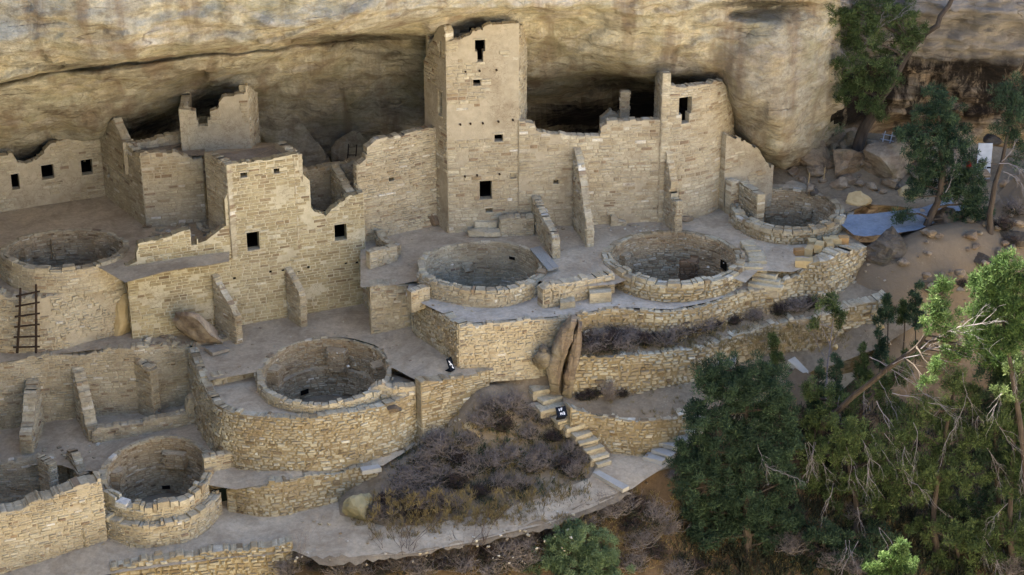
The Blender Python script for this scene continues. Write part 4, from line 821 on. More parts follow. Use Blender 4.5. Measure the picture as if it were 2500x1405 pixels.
def build_kiva(key, label, inner='dark', outm='ochre', outstyle='rubble', pil=(), bank=1.05, rimh=.09, floor='dirt', bench=.0, pd=.24, niche=()):
    k = K[key]; root = empty('kiva', (k.cx, k.cy, k.z - k.depth), label, 'kiva', 'round sunken kivas of the cliff village')
    zr = lambda t: (k.z + k.zf) / 2 + (k.z - k.zf) / 2 * math.sin(t)
    k.zr = zr
    mb = MB(); ring_surf(k, mb, 0, -math.pi, math.pi, lambda t: zr(t) - bank - .05, lambda t: zr(t) - .02, True, 'slab'); mb.build('inner_wall', [M[inner + '_mortar'], M[inner]], root)
    mb = MB(); ring_surf(k, mb, -bench, -math.pi, math.pi, lambda t: zr(t) - k.depth - .1, lambda t: zr(t) - bank, True, 'slab'); mb.build('lower_wall', [M[inner + '_mortar'], M[inner]], root)
    mb = MB()
    for i in range(40):
        a, b = 2 * math.pi * i / 40, 2 * math.pi * (i + 1) / 40
        P = lambda t, r: (k.cx + (k.a + r) * k.wob(t) * math.cos(t), k.cy + (k.b + r) * k.wob(t) * math.sin(t), zr(t) - bank + .01)
        mb.q([P(a, -bench - .03), P(a, .05), P(b, .05), P(b, -bench - .03)], tintv(), 1)
    mb.build('bench', [M[inner + '_mortar'], M[inner]], root)
    mb = MB(); F = lambda t, r: (k.cx + (k.a) * r * math.cos(t), k.cy + (k.b) * r * math.sin(t), k.z - k.depth + .05 * nz(r * 3, t))
    for i in range(32):
        a, b = 2 * math.pi * i / 32, 2 * math.pi * (i + 1) / 32
        for r in (0, .33, .66): mb.q([F(a, r), F(a, r + .34), F(b, r + .34), F(b, r)] if r else [F(a, 0), F(a, .34), F(b, .34)])
    mb.build('floor', M[floor], root)
    for t, w, ht in pil:
        t = R(t); h = zr(t) - ht; hw = w / 2 / k.a
        P = lambda q, r: (k.cx + (k.a + r) * k.wob(q) * math.cos(q), k.cy + (k.b + r) * k.wob(q) * math.sin(q))
        pts = [P(t + hw, .02), P(t + hw, -bench - pd), P(t - hw, -bench - pd), P(t - hw, .02)]
        wall(Path(pts), zr(t) - bank, h, th=.05, style='slab', faces='f', mats=inner, name='pilaster', parent=root, cap=False, rag=0)
        mb = MB(); mb.q([(p[0], p[1], h) for p in pts][::-1], .6, 0); mb.build('pilaster_top', M[inner], root)
    for t, dz, w, hh in niche:
        t = R(t); q = w / 2 / k.a; z0 = zr(t) - dz; P = lambda q_, r, z: (k.cx + (k.a - bench - r) * k.wob(q_) * math.cos(q_), k.cy + (k.b - bench - r) * k.wob(q_) * math.sin(q_), z)
        mb = MB(); mb.q([P(t + q, .075, z0), P(t - q, .075, z0), P(t - q, .075, z0 + hh), P(t + q, .075, z0 + hh * .9)]); mb.build('niche', M['void_shade'], root)  # flat dark quad painted as the shade inside the niche
    mb = MB(); N = 48
    for i in range(N):   # mortar bed under the rim stones
        a, b = 2 * math.pi * i / N, 2 * math.pi * (i + 1) / N; P = lambda t, r: (k.cx + (k.a + r) * k.wob(t) * math.cos(t), k.cy + (k.b + r) * k.wob(t) * math.sin(t), zr(t) - .03)
        mb.q([P(a, -.02), P(a, k.th * .6 + .02), P(b, k.th * .6 + .02), P(b, -.02)])
    cap_ring(k, mb, -.02, k.th + .02, -math.pi, math.pi, zr, h=rimh); mb.build('rim', [M[outm + '_mortar'], M[outm]], root)
    t0, t1, zo = k.outer; mb = MB(); ring_surf(k, mb, k.th, R(t0), R(t1), lambda t: zo - .2, lambda t: zr(t) - .0, False, outstyle); mb.build('outer_wall', [M[outm + '_mortar'], M[outm]], root)
    return root
build_kiva('court', 'shadowed oval kiva in the left courtyard above the ladder wall', inner='kiva', outstyle='ashlar', pil=[(60, .5, .3), (110, .5, .3), (150, .4, .3)], outm='buff')
build_kiva('tower', 'pale-walled round kiva right below the square tower with a plank across its edge', inner='buff', outm='buff', pil=[(108, .4, .75)], niche=[(60, .6, .25, .12)], rimh=.11)
build_kiva('plaza', 'round kiva below the round tower with a standing block of masonry inside', inner='kiva', pil=[(140, .5, .5)], niche=[(28, .95, .5, .35), (75, 1.3, .2, .15)], outstyle='rough', rimh=.12)
build_kiva('east', 'easternmost round kiva with a thick ring wall beside the blue-grey path', inner='kiva', pil=[(55, .4, .6), (105, .4, .9)], outstyle='rubble', rimh=.12)
build_kiva('middle', 'deep round kiva on the curved rust-stained terrace in the middle level', inner='kiva', bench=.16, bank=1.15, outm='buff', pil=[(30, .5, .35), (84, .75, .35), (160, .5, .3)], niche=[(120, 2.0, .35, .2), (20, 1.2, .3, .3)], rimh=.1, outstyle='rubble')
build_kiva('lower', 'lowest kiva with a tall interior wall and a boulder-topped outer wall above the lowest path', inner='kiva', outm='buff', bench=.06, pil=[(80, .85, .5), (160, .5, .4)], niche=[(95, 2.0, .3, .15)], rimh=.2, outstyle='rubble')
# stepped outer skirt of the lower kiva
k = K['lower']; sk = empty('kiva_skirt_wall', (k.cx, k.cy - k.b - 1, -6), 'thick lower skirt wall hugging the front of the lowest kiva', 'wall'); mb = MB()
ring_surf(k, mb, k.th + .32, R(-168), R(-14), lambda t: -6.4, lambda t: k.zr(t) - .42, False, 'rubble')
for i in range(40):
    a, b = R(-168) + R(154) * i / 40, R(-168) + R(154) * (i + 1) / 40; P = lambda t, r: (k.cx + (k.a + r) * k.wob(t) * math.cos(t), k.cy + (k.b + r) * k.wob(t) * math.sin(t), k.zr(t) - .43)
    mb.q([P(a, k.th - .02), P(a, k.th + .33), P(b, k.th + .33), P(b, k.th - .02)])
cap_ring(k, mb, k.th + .02, k.th + .36, R(-168), R(-14), lambda t: k.zr(t) - .4, h=.07); mb.build('wall', [M['buff_mortar'], M['buff']], sk)
# masonry block inside the plaza kiva
k = K['plaza']; p = at(1678, 640, -.3); e = empty('masonry_block', (p.x, p.y, k.z - k.depth), 'upright masonry block standing inside the kiva below the round tower', 'block')
wall(Path([(p.x - .28, p.y - .3), (p.x + .30, p.y - .32), (p.x + .42, p.y + .3)]), k.z - k.depth, -.2, th=.3, style='slab', mats='brown', parent=e, name='shaft', ends='l', rag=.02)
# low wall between the two plaza kivas and annex walls
retain('low parapet of big stones between the two plaza kivas, along the pale walkway', [(1325, 752, -.5), (1390, 738, -.5), (1500, 715, -.5)], [(1325, 712), (1345, 700), (1390, 692), (1420, 683), (1500, 672)], zb=-.8, mats='buff', name='low_wall', style='rough', th=.4)
retain('short wall joining the wing wall to the kiva below the square tower', [(1005, 745, -.5), (1050, 732, -.5)], [(1005, 712), (1050, 700)], zb=-.8, mats='buff', name='low_wall', style='rubble', th=.3)
# side annex pit walls
retain('small square annex wall on the right side of the middle kiva', [(945, 915, -3.3), (1000, 905, -3.3)], [(940, 868), (1004, 868)], zb=-3.6, mats='buff', name='annex_wall', style='slab', th=.25)
retain('low step-like double wall running right from the front of the middle kiva', [(905, 975, -2.78), (960, 975, -2.78), (1015, 968, -2.78)], [(905, 952), (930, 940), (960, 946), (1015, 945)], zb=-3, mats='buff', name='low_wall', style='rough', th=.35, rag=.03, faces='fb', ends='l')
retain('low line of big stones left of the middle kiva', [(522, 942, -2.78), (580, 930, -2.78), (635, 916, -2.78)], [(522, 918), (580, 914), (635, 905)], zb=-3, mats='buff', name='low_wall', style='rough', th=.3, rag=.02, ends='l')
retain('square annex wall beside the right edge of the lowest kiva', [(502, 1180, -5.2), (576, 1165, -5.2)], [(502, 1118), (576, 1108)], zb=-5.5, mats='buff', name='annex_wall', style='slab', th=.3, ends='r')
# ================================================================ ROCKS
import bmesh
def rock(name, label, px, py, z, sx, sy, sz, rz=0., seed=0, mat='boulder', cat='boulder', group=None, rough=.16, sub=3, cuts=9, sink=.25, tilt=(0, 0), world=None):
    rr = random.Random(seed * 7 + 3); bm = bmesh.new(); bmesh.ops.create_icosphere(bm, subdivisions=sub, radius=1.)
    planes = []
    for _ in range(cuts):
        n = Vector((rr.uniform(-1, 1), rr.uniform(-1, 1), rr.uniform(-.6, 1))).normalized(); planes.append((n, rr.uniform(.5, .78)))
    for v in bm.verts:
        p = v.co.copy()
        for n, d in planes:
            e = p.dot(n) - d
            if e > 0: p -= n * e
        k = 1 + rough * noise.fractal(p * 1.3 + Vector((seed * 5.1, 0, 0)), .8, 2., 5) + rough * .35 * noise.fractal(p * 5 + Vector((seed, 3, 0)), .6, 2., 3)
        v.co = Vector((p.x * sx * k, p.y * sy * k, p.z * sz * k))
    me = bpy.data.meshes.new(name); bm.to_mesh(me); bm.free(); me.materials.append(M[mat])
    a = me.attributes.new('tint', 'FLOAT', 'FACE'); me.polygons.foreach_set('use_smooth', [False] * len(me.polygons))
    o = bpy.data.objects.new(name, me); COL.objects.link(o); p = world or at(px, py, z); o.location = (p[0], p[1], p[2] + sz * (1 - sink) * .75)
    o.rotation_euler = (tilt[0], tilt[1], rz); tag(o, label, cat, group, 'thing'); return o
def slab(name, label, corners, th, mat, cat='slab', group=None, jit=.03):
    """thick stone slab from its measured top outline"""
    P = [at(*c) for c in corners]; mb = MB(); n = len(P); c = sum(P, Vector()) / n
    T = [Vector((p.x + U(-jit, jit), p.y + U(-jit, jit), p.z + U(-jit, jit) * .4)) for p in P]; B = [Vector((p.x, p.y, p.z - th)) for p in T]
    mb.q(T, .6); 
    for i in range(n): mb.q([B[i], B[(i + 1) % n], T[(i + 1) % n], T[i]], .5)
    mb.q(B[::-1], .5); o = mb.build(name, M[mat]); tag(o, label, cat, group, 'thing'); return o
rock('boulder', 'big dark lichen-covered boulder at the right end of the rubble wall below the blue-grey path', 2166, 640, -.7, 1.0, .95, .98, .3, 8, 'greyrock', sink=.25, rough=.16, cuts=5, sub=4)
rock('boulder', 'great pale-topped fallen boulder under the dense tree at the cliff foot', 2175, 420, .95, 1.5, 1.1, .95, .5, 9, 'boulder', rough=.2, cuts=8)
rock('boulder', 'pale wedge-shaped boulder directly left of the great fallen boulder', 2062, 425, .8, .75, .7, .8, .2, 12, 'boulder')
rock('boulder', 'broad rounded boulder lying against the pointed foot of the cliff bulge', 1965, 400, .8, 1.15, .9, .7, -.3, 15, 'boulder')
rock('boulder', 'long sloping boulder under the leaning tree trunk at the cliff foot', 2010, 350, 1.3, 1.6, .9, .6, .3, 21, 'boulder')
rock('boulder', 'brown boulder with a flat top right of the great fallen boulder', 2272, 420, .8, .75, .7, .55, .6, 18, 'boulder')
rock('boulder', 'yellowish flat-topped boulder beside the blue-grey path', 2090, 495, .4, .62, .42, .34, -.4, 25, 'cutblock', sink=.35)
rock('boulder', 'low tan boulder just left of the dense tree above the blue-grey path', 2215, 478, .45, .6, .5, .36, .4, 27, 'cutblock', sink=.35)
rock('boulder', 'small grey boulder between the dense tree trunk and the big lichen boulder', 2330, 600, -.2, .5, .5, .45, .3, 33, 'greyrock')
rock('boulder', 'narrow leaning grey boulder right of the dense tree foot', 2300, 560, .1, .35, .45, .7, .3, 35, 'greyrock', tilt=(0, .4))
rock('boulder', 'leaning reddish boulder stained dark with lichen against the tall house foot', 487, 838, -2.45, 1.05, .5, .95, -.5, 41, 'stained', rough=.2, cuts=7, tilt=(.55, .25), sink=.3)
rock('boulder', 'tall pointed pale boulder at the joint of the ladder wall and the tall house', 303, 812, -2.35, .5, .32, .95, .2, 44, 'cutblock', rough=.1, cuts=5, tilt=(-.1, .22), sink=.2)
def standing_slab(label, out, Y, depth, mat, seed):
    rr = random.Random(seed); P = [atY(x, y, Y) for x, y in out]; n = len(P); c = sum(P, Vector()) / n; D = []
    for i in range(n):
        a, b = P[i], P[(i + 1) % n]
        for k in range(3): D.append(a.lerp(b, k / 3) + Vector((rr.uniform(-.03, .03), 0, rr.uniform(-.03, .03))))
    m = len(D); mb = MB(); R_ = lambda f, dy: [c + (p - c) * f + Vector((0, dy + .05 * nz(p.x * 4, p.z * 4, seed + dy), 0)) for p in D]
    rings = [R_(.0, -.12), R_(.45, -.10), R_(.8, -.05), R_(.95, .02), R_(1., .12), R_(1., depth * .6), R_(.85, depth)]
    for A, B in zip(rings, rings[1:]):
        for i in range(m): mb.q([A[i], A[(i + 1) % m], B[(i + 1) % m], B[i]], 0.)
    mb.q(rings[-1], 0.); tag(mb.build('boulder', M[mat]), label, 'boulder', None, 'thing')
standing_slab('upright split boulder, left half, beside the buff retaining wall', [(1345, 962), (1333, 905), (1346, 858), (1372, 806), (1396, 780), (1408, 786), (1398, 830), (1378, 880), (1368, 930), (1362, 966)], 58.0, .7, 'boulder', 3)
standing_slab('upright split boulder, right half, in front of the dark shrubs', [(1370, 968), (1376, 920), (1388, 868), (1404, 816), (1412, 792), (1420, 800), (1422, 850), (1408, 905), (1402, 950), (1392, 985)], 58.1, .7, 'boulder', 5)
rock('boulder', 'grey boulder half buried at the foot of the buff retaining wall', 1325, 888, -2.1, .42, .45, .5, .1, 52, 'boulder')
rock('boulder', 'yellow-green rounded boulder at the end of the low wall beside the lowest path', 872, 1258, -5.85, .62, .55, .55, .1, 55, 'mossrock', rough=.15)
rock('boulder', 'pale flat boulder poking out of the shrubs below the ochre retaining wall', 1155, 1062, -4.3, .65, .6, .4, .6, 57, 'cutblock', rough=.15)
rock('boulder', 'dark angular boulder beside the foot of the round tower', 1675, 538, 0, .42, .22, .14, .1, 59, 'boulder', sub=3)
rock('boulder', 'rounded boulder wedged in the corner between the high yard wall and the square tower', 1050, 545, 0, .42, .35, .4, 0, 61, 'boulder')
rock('boulder', 'dark stone slab fallen on the terrace edge wall above the low path strip', 962, 1002, -2.74, .3, .22, .1, .5, 63, 'greyrock', sub=3)
rock('boulder', 'small yellow stone at the foot of the right stair in front of the split boulder', 1378, 975, -3.55, .2, .2, .34, 0, 65, 'mossrock', sub=3)
for i, (x, y, s) in enumerate([(2105, 400, .6), (2000, 420, .5), (2235, 370, .55), (2130, 365, .5), (2330, 390, .5), (2085, 350, .45), (2300, 445, .45), (1925, 405, .4), (2190, 350, .5), (2400, 400, .4), (2260, 345, .5), (2350, 350, .5), (1990, 395, .3), (2025, 405, .22), (2050, 385, .35), (1935, 425, .3), (2010, 445, .25), (2035, 450, .2), (2060, 455, .25), (2100, 452, .3), (2130, 462, .28), (2155, 470, .22), (2100, 430, .2), (1985, 455, .18), (2250, 520, .2), (2270, 450, .3), (2225, 395, .25), (2070, 365, .3), (2120, 360, .3), (2035, 365, .28), (1960, 440, .22), (2300, 480, .25), (2190, 455, .2), (2340, 430, .3)]):
    p = gpt('talus', x, y, 1); rock('rubble_stone', 'loose angular stone among the fallen rubble at the cliff foot', 0, 0, 0, s, s * U(.7, 1), s * U(.5, .8), U(0, 3), 100 + i, 'boulder', 'stone', 'fallen stones at the cliff foot', sub=3, world=(p.x, p.y, p.z - .05))
for i in range(26):
    x, y = U(2330, 2490), U(420, 640)
    p = gpt('canyon_slope', x, y, 0); s = U(.12, .34); rock('rubble_stone', 'loose brown stone on the dirt bank at the right edge below the pale door', 0, 0, 0, s, s * U(.7, 1), s * U(.5, .8), U(0, 3), 160 + i, 'boulder', 'stone', 'stones on the right bank', sub=2, world=(p.x, p.y, p.z))
for i, (x, y) in enumerate([(1560, 823), (1588, 822), (1575, 835), (1470, 870), (2025, 830), (2040, 850), (1990, 838), (2100, 700), (2080, 690), (2150, 800)]):
    s = U(.1, .18); fn = 'upper_grass_terrace' if y < 840 and x < 1700 else 'lower_dirt_terrace'; p = gpt(fn, x, y, -2); rock('loose_stone', 'pale loose stone lying on the dirt terraces right of the shrubs', 0, 0, 0, s * 1.3, s, s * .8, U(0, 3), 200 + i, 'cutblock', 'stone', 'pale stones on the dirt terraces', sub=2, world=(p.x, p.y, p.z))
def scatter(name, label, fn, box, n, lo, hi, mat, seed):
    random.seed(seed); mb = MB(); f = GZ[fn]
    for _ in range(n):
        p = gpt(fn, U(box[0], box[2]), U(box[1], box[3]), -3); s = U(lo, hi)
        mb.box((p.x, p.y, p.z + s * .2), s * U(.8, 1.8), s, s * U(.4, .8), U(0, 3), U(0, 1), 0, s * .2, (U(-.3, .3), U(-.3, .3)))
    tag(mb.build(name, M[mat]), label, 'gravel', None, 'stuff')
M['chipd'] = stone_mat('brown_stone_chips', DARK, '#5b4a36', .5)
M['chip'] = stone_mat('stone_chips', BUFF, '#8a6a3c', .3)
scatter('gravel', 'small stone chips strewn over the brown canyon slope', 'canyon_slope', (1500, 1000, 2500, 1405), 160, .03, .09, 'chipd', 5)
scatter('gravel', 'small stone chips on the bank below the big lichen boulder', 'canyon_slope', (2060, 640, 2500, 860), 120, .03, .09, 'chipd', 6)
scatter('gravel', 'crumbled stones at the foot of the leaning stained boulder', 'house_terrace', (330, 815, 560, 852), 50, .06, .2, 'chip', 7)
scatter('gravel', 'fallen stone chips on the lower rooms floor', 'lower_rooms_floor', (60, 1085, 240, 1125), 25, .04, .12, 'chip', 8)
scatter('gravel', 'crumbled edge stones along the strip above the low path wall', 'lower_rooms_floor', (580, 1105, 930, 1160), 40, .03, .1, 'chip', 9)
scatter('gravel', 'rubble along the foot of the stepped room block', 'courtyard', (350, 545, 520, 580), 40, .06, .2, 'chip', 10)
scatter('gravel', 'pale pebbles on the shrub covered slope', 'shrub_slope', (1000, 1000, 1430, 1260), 90, .03, .09, 'chip', 11)
scatter('gravel', 'crumbs of stone scattered on the plaza between the kivas', 'plaza', (910, 545, 2050, 655), 110, .02, .07, 'chip', 12)
scatter('gravel', 'crumbs of stone along the foot of the long wall', 'plaza', (1280, 550, 1650, 566), 50, .03, .09, 'chip', 13)
scatter('gravel', 'stone crumbs along the pale walkway', 'walkway', (1050, 735, 1850, 770), 50, .02, .06, 'chip', 14)
scatter('gravel', 'stone crumbs on the lowest path', 'bottom_path', (250, 1250, 1400, 1380), 130, .02, .08, 'chip', 15)
scatter('gravel', 'stone crumbs on the terrace around the middle kiva', 'house_terrace', (560, 770, 1120, 900), 80, .02, .07, 'chip', 16)
random.seed(77)
# cut stone blocks
for i, (x, y, z, w, d, h, r, m, L) in enumerate([
    (1962, 650, .0, .62, .34, .26, -.1, 'cutblock', 'long pale cut block at the near left end of the block pile'),
    (1998, 645, .0, .55, .36, .22, .1, 'cutblock', 'pinkish flat cut block right behind the long near one'),
    (1951, 622, .0, .36, .3, .22, .1, 'rustblock', 'rust-topped cut block at the left of the block pile'),
    (1977, 622, .0, .28, .5, .30, -.35, 'cutblock', 'pale cut block pointing at the viewer beside the rust-topped one'),
    (1983, 604, .0, .3, .34, .3, 0, 'cutblock', 'square cut block at the back left of the block pile'),
    (1999, 612, .2, .28, .48, .28, -.3, 'cutblock', 'uppermost pale cut block in the middle of the block pile'),
    (2010, 628, .0, .28, .3, .3, 0, 'cutblock', 'small square cut block at the front centre of the pile'),
    (2024, 612, .05, .28, .34, .34, .05, 'cutblock', 'bright upright cut block right of the pile centre'),
    (2031, 598, .12, .66, .22, .26, -.02, 'cutblock', 'long cut beam of stone lying at the back of the pile'),
    (2058, 604, .0, .34, .3, .42, 0, 'rustblock', 'orange-brown cut block closing the right end of the pile'),
    (2048, 590, .1, .7, .16, .2, -.04, 'cutblock', 'thin cut slab at the very back of the block pile')]):
    p = at(x, y, z); mb = MB(); mb.box((p.x, p.y, z + h / 2), w, d, h, r, .6, 0, .012)
    tag(mb.build('cut_stone_block', M[m if m in M else 'cutblock']), L, 'stone block', 'cut stone blocks stacked above the bulging wall', 'thing')
# stairs: every slab a step
def stairs(label, pts, w, th, mat='buffstep', name='stone_steps', rot=0.):
    e = empty(name, at(*pts[-1][:3]), label, 'steps')
    for x, y, z, *ww in pts:
        p = at(x, y, z); ww = ww[0] if ww else w; mb = MB(); mb.box((p.x, p.y, z - th / 2), ww, .42, th, rot + U(-.1, .1), .6, 0, .03); mb.box((p.x + U(-.1, .1), p.y, z - th - .12), ww * .9, .36, .25, rot, .3, 0, .03)
        mb.build('step', M[mat], e)
stairs('stone stairway descending right from the lower small sign to the path landing', [(1322, 945, -3.0, .8), (1342, 968, -3.25, .8), (1350, 990, -3.45, 1.1), (1378, 1018, -3.75, .8), (1400, 1036, -3.95, .7), (1418, 1054, -4.15, .7), (1432, 1072, -4.35, .7), (1446, 1090, -4.55, .7), (1460, 1108, -4.75, .7), (1468, 1124, -4.92, .5)], .7, .12, rot=.5)
stairs('pale slab steps climbing right from the path landing towards the dark pinyon', [(1600, 1116, -4.9, .75), (1622, 1100, -4.75, .75), (1644, 1084, -4.58, .7), (1664, 1064, -4.38, .7), (1684, 1044, -4.1, .7), (1700, 1026, -3.85, .7), (1712, 1010, -3.62, .6)], .7, .1, 'paleslab', rot=-.55)
stairs('three low steps joining the walkway to the plaza right of the round kiva', [(1870, 694, -.4, 1.2), (1872, 678, -.27, 1.0), (1868, 664, -.13, .9), (1850, 652, -.04, .8)], .9, .14, rot=-.35)
stairs('rough step stones on the right rim of the kiva with the masonry block', [(1826, 592, .22, .5), (1838, 606, .18, .55), (1846, 620, .14, .6), (1848, 634, .1, .6), (1836, 648, .08, .7)], .6, .14, rot=.1)
retain('low stone side wall of the three steps at the walkway end', [(1890, 668, -.25), (1950, 680, -.4)], [(1890, 655), (1950, 668)], zb=-.9, name='low_wall', style='rubble', th=.25)
slab('threshold_slab', 'long pale slab laid as a threshold across the path below the stairway', [(1446, 1152, -5.02), (1462, 1149, -5.02), (1536, 1188, -5.1), (1518, 1196, -5.1)], .14, 'paleslab')
slab('pale_slab', 'large pale flat rock poking out above the dark pinyon', [(1722, 886, -2.55), (1752, 862, -2.45), (1800, 866, -2.45), (1795, 886, -2.55), (1750, 900, -2.6)], .3, 'paleslab')
slab('pale_slab', 'pale flat rock on the path edge right of the dark pinyon', [(1925, 880, -2.8), (1940, 872, -2.75), (1975, 905, -3.1), (1965, 915, -3.2)], .2, 'paleslab')
slab('ledge_slab', 'flat ledge at the top of the stone stairway', [(1290, 985, -3.4), (1372, 970, -3.4), (1386, 990, -3.5), (1320, 1006, -3.55)], .35, 'dusty')
slab('patio_slab', 'flat worn stone slab on the floor left of the middle kiva, near the stained boulder', [(500, 846, -2.33), (540, 840, -2.33), (560, 852, -2.33), (520, 862, -2.33)], .12, 'dusty')
slab('fallen_slab', 'broken pale block lying on the low wall strip near the shrubs', [(878, 1140, -4.5), (925, 1133, -4.5), (930, 1142, -4.5), (884, 1150, -4.5)], .16, 'paleslab')
slab('stone_slab', 'flat square stone against the low parapet at the walkway edge', [(1366, 727, -.3), (1400, 722, -.3), (1404, 736, -.3), (1370, 742, -.3)], .25, 'buffstep')
slab('stone_slab', 'two-step stone set in front of the low parapet, nearer the round kiva', [(1438, 704, -.15), (1490, 700, -.15), (1492, 714, -.15), (1442, 718, -.15)], .5, 'buffstep')
# planks
for (a, b, L) in [((1300, 607), (1345, 660), 'left plank of the pair laid at the kiva edge below the first buttress'), ((1312, 604), (1358, 655), 'right plank of the pair laid at the kiva edge, next to the buttress tip')]:
    p, q = at(a[0], a[1], .17), at(b[0], b[1], .17); d = q - p; mb = MB(); mb.box((p + q) / 2, d.length, .22, .05, math.atan2(d.y, d.x), .5); tag(mb.build('wooden_plank', M['plank']), L, 'plank', None, 'thing')
# ladders
def ladder(label, f1_, f2_, t1, t2, n, mat, name='wooden_ladder', r=.045, ov=.14, cat='ladder'):
    e = empty(name, f1_, label, cat)
    for a, b in ((f1_, t1), (f2_, t2)): mb = MB(); mb.tube([a, a.lerp(b, .5) + Vector((U(-.02, .02), 0, 0)), b], r, r * .8, 8); mb.build('rail', M[mat], e)
    for i in range(n):
        t = (i + .6) / (n + .25); a, b = f1_.lerp(t1, t), f2_.lerp(t2, t); d = (b - a).normalized() * ov; mb = MB(); mb.tube([a - d + Vector((0, -.04, 0)), b + d + Vector((0, -.04, U(-.02, .02)))], r * .8, r * .7, 6); mb.build('rung', M[mat], e)
a, b = at(42, 862, -2.3), at(88, 862, -2.3); yt = at(60, 705, .0)
def topy(px, row, y): return atY(px, row, y)
ladder('dark wooden pole ladder leaning on the rough wall at the left edge', a, b, topy(50, 704, a.y + .16), topy(88, 695, b.y + .16), 6, 'wood', r=.05)
a, b = atY(846, 402, 67.6), atY(866, 400, 67.6); ladder('thin grey pole ladder standing in the dark alcove behind the roofless room', a, b, atY(851, 352, 68.2), atY(871, 354, 68.2), 1, 'wood', r=.028, ov=.02)
a, b = at(2155, 347, 1.75), at(2172, 350, 1.75); ladder('pale metal frame standing on the rubble at the cliff foot behind the dense tree', a, b, a + Vector((.1, .1, .42)), b + Vector((.1, .1, .42)), 2, 'metal', 'pipe_frame', .022, .12, 'frame')
a, b = at(2205, 352, 1.7), at(2222, 356, 1.7); ladder('second pale metal frame half hidden by the dense tree', a, b, a + Vector((.1, .1, .35)), b + Vector((.1, .1, .35)), 2, 'metal', 'pipe_frame', .022, .1, 'frame')
# signs
def sign(label, px, py, z, w, h, tilt, rz, marks):
    e = empty('sign', at(px, py, z), label, 'sign'); p = at(px, py, z); Mx = Matrix.Translation(p) @ Matrix.Rotation(rz, 4, 'Z') @ Matrix.Rotation(tilt, 4, 'X')
    mb = MB(); P = lambda x, y, zz: Mx @ Vector((x, y, zz)); mb.hexa([P(-w / 2, .02, 0), P(-w / 2, -.02, 0), P(w / 2, -.02, 0), P(w / 2, .02, 0)], [P(-w / 2, .02, h), P(-w / 2, -.02, h), P(w / 2, -.02, h), P(w / 2, .02, h)]); mb.build('panel', M['black'], e)
    mb = MB(); mb.hexa([P(-w * .42, .02, -.0), P(-w * .42, .3, -.02), P(w * .42, .3, -.02), P(w * .42, .02, 0)], [P(-w * .42, .02, h * .3), P(-w * .42, .3, .05), P(w * .42, .3, .05), P(w * .42, .02, h * .3)]); mb.build('foot', M['black'], e)
    mb = MB()
    for x0, z0, x1, z1, t in marks:
        d = Vector((x1 - x0, z1 - z0)); n = Vector((-d.y, d.x)).normalized() * t; mb.q([P((x0 + sx * n.x) * w, -.024, (z0 + sx * n.y) * h) if k == 0 else P((x1 + sx * n.x) * w, -.024, (z1 + sx * n.y) * h) for k, sx in ((0, -1), (1, -1), (1, 1), (0, 1))])
    mb.build('marking', M['white'], e)
sign('small black marker sign with white diagonal zigzag strokes near the sharp wall corner', 1105, 906, -2.17, .24, .48, -.35, .95, [(-.30, .80, -.05, .62, .06), (-.05, .62, -.28, .48, .06), (-.02, .55, .22, .38, .06), (.22, .38, .0, .22, .06), (.1, .28, .34, .14, .06)])
sign('small dark blue-black number sign lying tilted on the stairway ledge', 1374, 1018, -3.42, .36, .36, -.75, .35, [(-.20, .82, -.20, .58, .04), (-.02, .82, -.02, .58, .035), (-.02, .82, .14, .82, .035), (-.02, .71, .10, .71, .035), (-.16, .42, -.16, .18, .035), (.0, .42, .0, .18, .035), (-.16, .30, .0, .30, .035), (.1, .42, .24, .42, .035), (.1, .30, .24, .30, .035), (.24, .42, .24, .18, .035), (.1, .18, .24, .18, .035)])
# door, red thing, posts
p = at(2398, 447, .75); e = empty('door_panel', p, 'pale grey door panel with dark latch leaning in the rock at the right edge', 'door'); mb = MB()
h = zrow((p.x, p.y + .25), 352) - .75; mb.hexa([(p.x - .27, p.y + .05, .75), (p.x - .27, p.y, .75), (p.x + .27, p.y, .75), (p.x + .27, p.y + .05, .75)], [(p.x - .22, p.y + .35, .75 + h), (p.x - .22, p.y + .3, .75 + h), (p.x + .32, p.y + .3, .75 + h), (p.x + .32, p.y + .35, .75 + h)]); mb.build('panel', M['metal'], e)
mb = MB(); mb.box((p.x + .2, p.y + .06, 1.35), .14, .05, .05); mb.build('latch', M['black'], e); mb = MB(); mb.box((p.x - .08, p.y + .06, 1.38), .03, .05, .08); mb.build('keyhole', M['black'], e)
mb = MB(); mb.tube([(p.x - .5, p.y + .35, .8), (p.x - .5, p.y + .35, 1.45)], .11, .11, 10); mb.tube([(p.x - .5, p.y + .35, 1.45), (p.x - .5, p.y + .35, 1.58)], .09, .03, 10); tag(mb.build('red_tank', M['red']), 'faded red upright tank standing just left of the pale door panel', 'tank', None, 'thing')
for (x, y, zt, yt, L) in [(1787, 503, .1, 443, 'thin pale wooden post beside the broken wall corner right of the round tower'), (1972, 464, .5, 422, 'thin pale stake stuck in the ground above the easternmost kiva'), (2010, 447, .6, 408, 'second thin stake slanting against the fallen boulders')]:
    p = at(x, y, zt); mb = MB(); mb.tube([p, (p.x + .03, p.y, zrow((p.x, p.y), yt))], .018, .015, 5); tag(mb.build('wooden_post', M['cutblock']), L, 'post', None, 'thing')
rock('fallen_rock_slab', 'huge smooth slab of fallen ceiling rock leaning in the alcove behind the roofless room', 0, 0, 0, 2.6, .9, 1.3, -.5, 71, 'cliff', 'rock slab', rough=.2, cuts=6, tilt=(.3, .55), world=(atY(745, 370, 69.8).x, 69.8, 0.2))
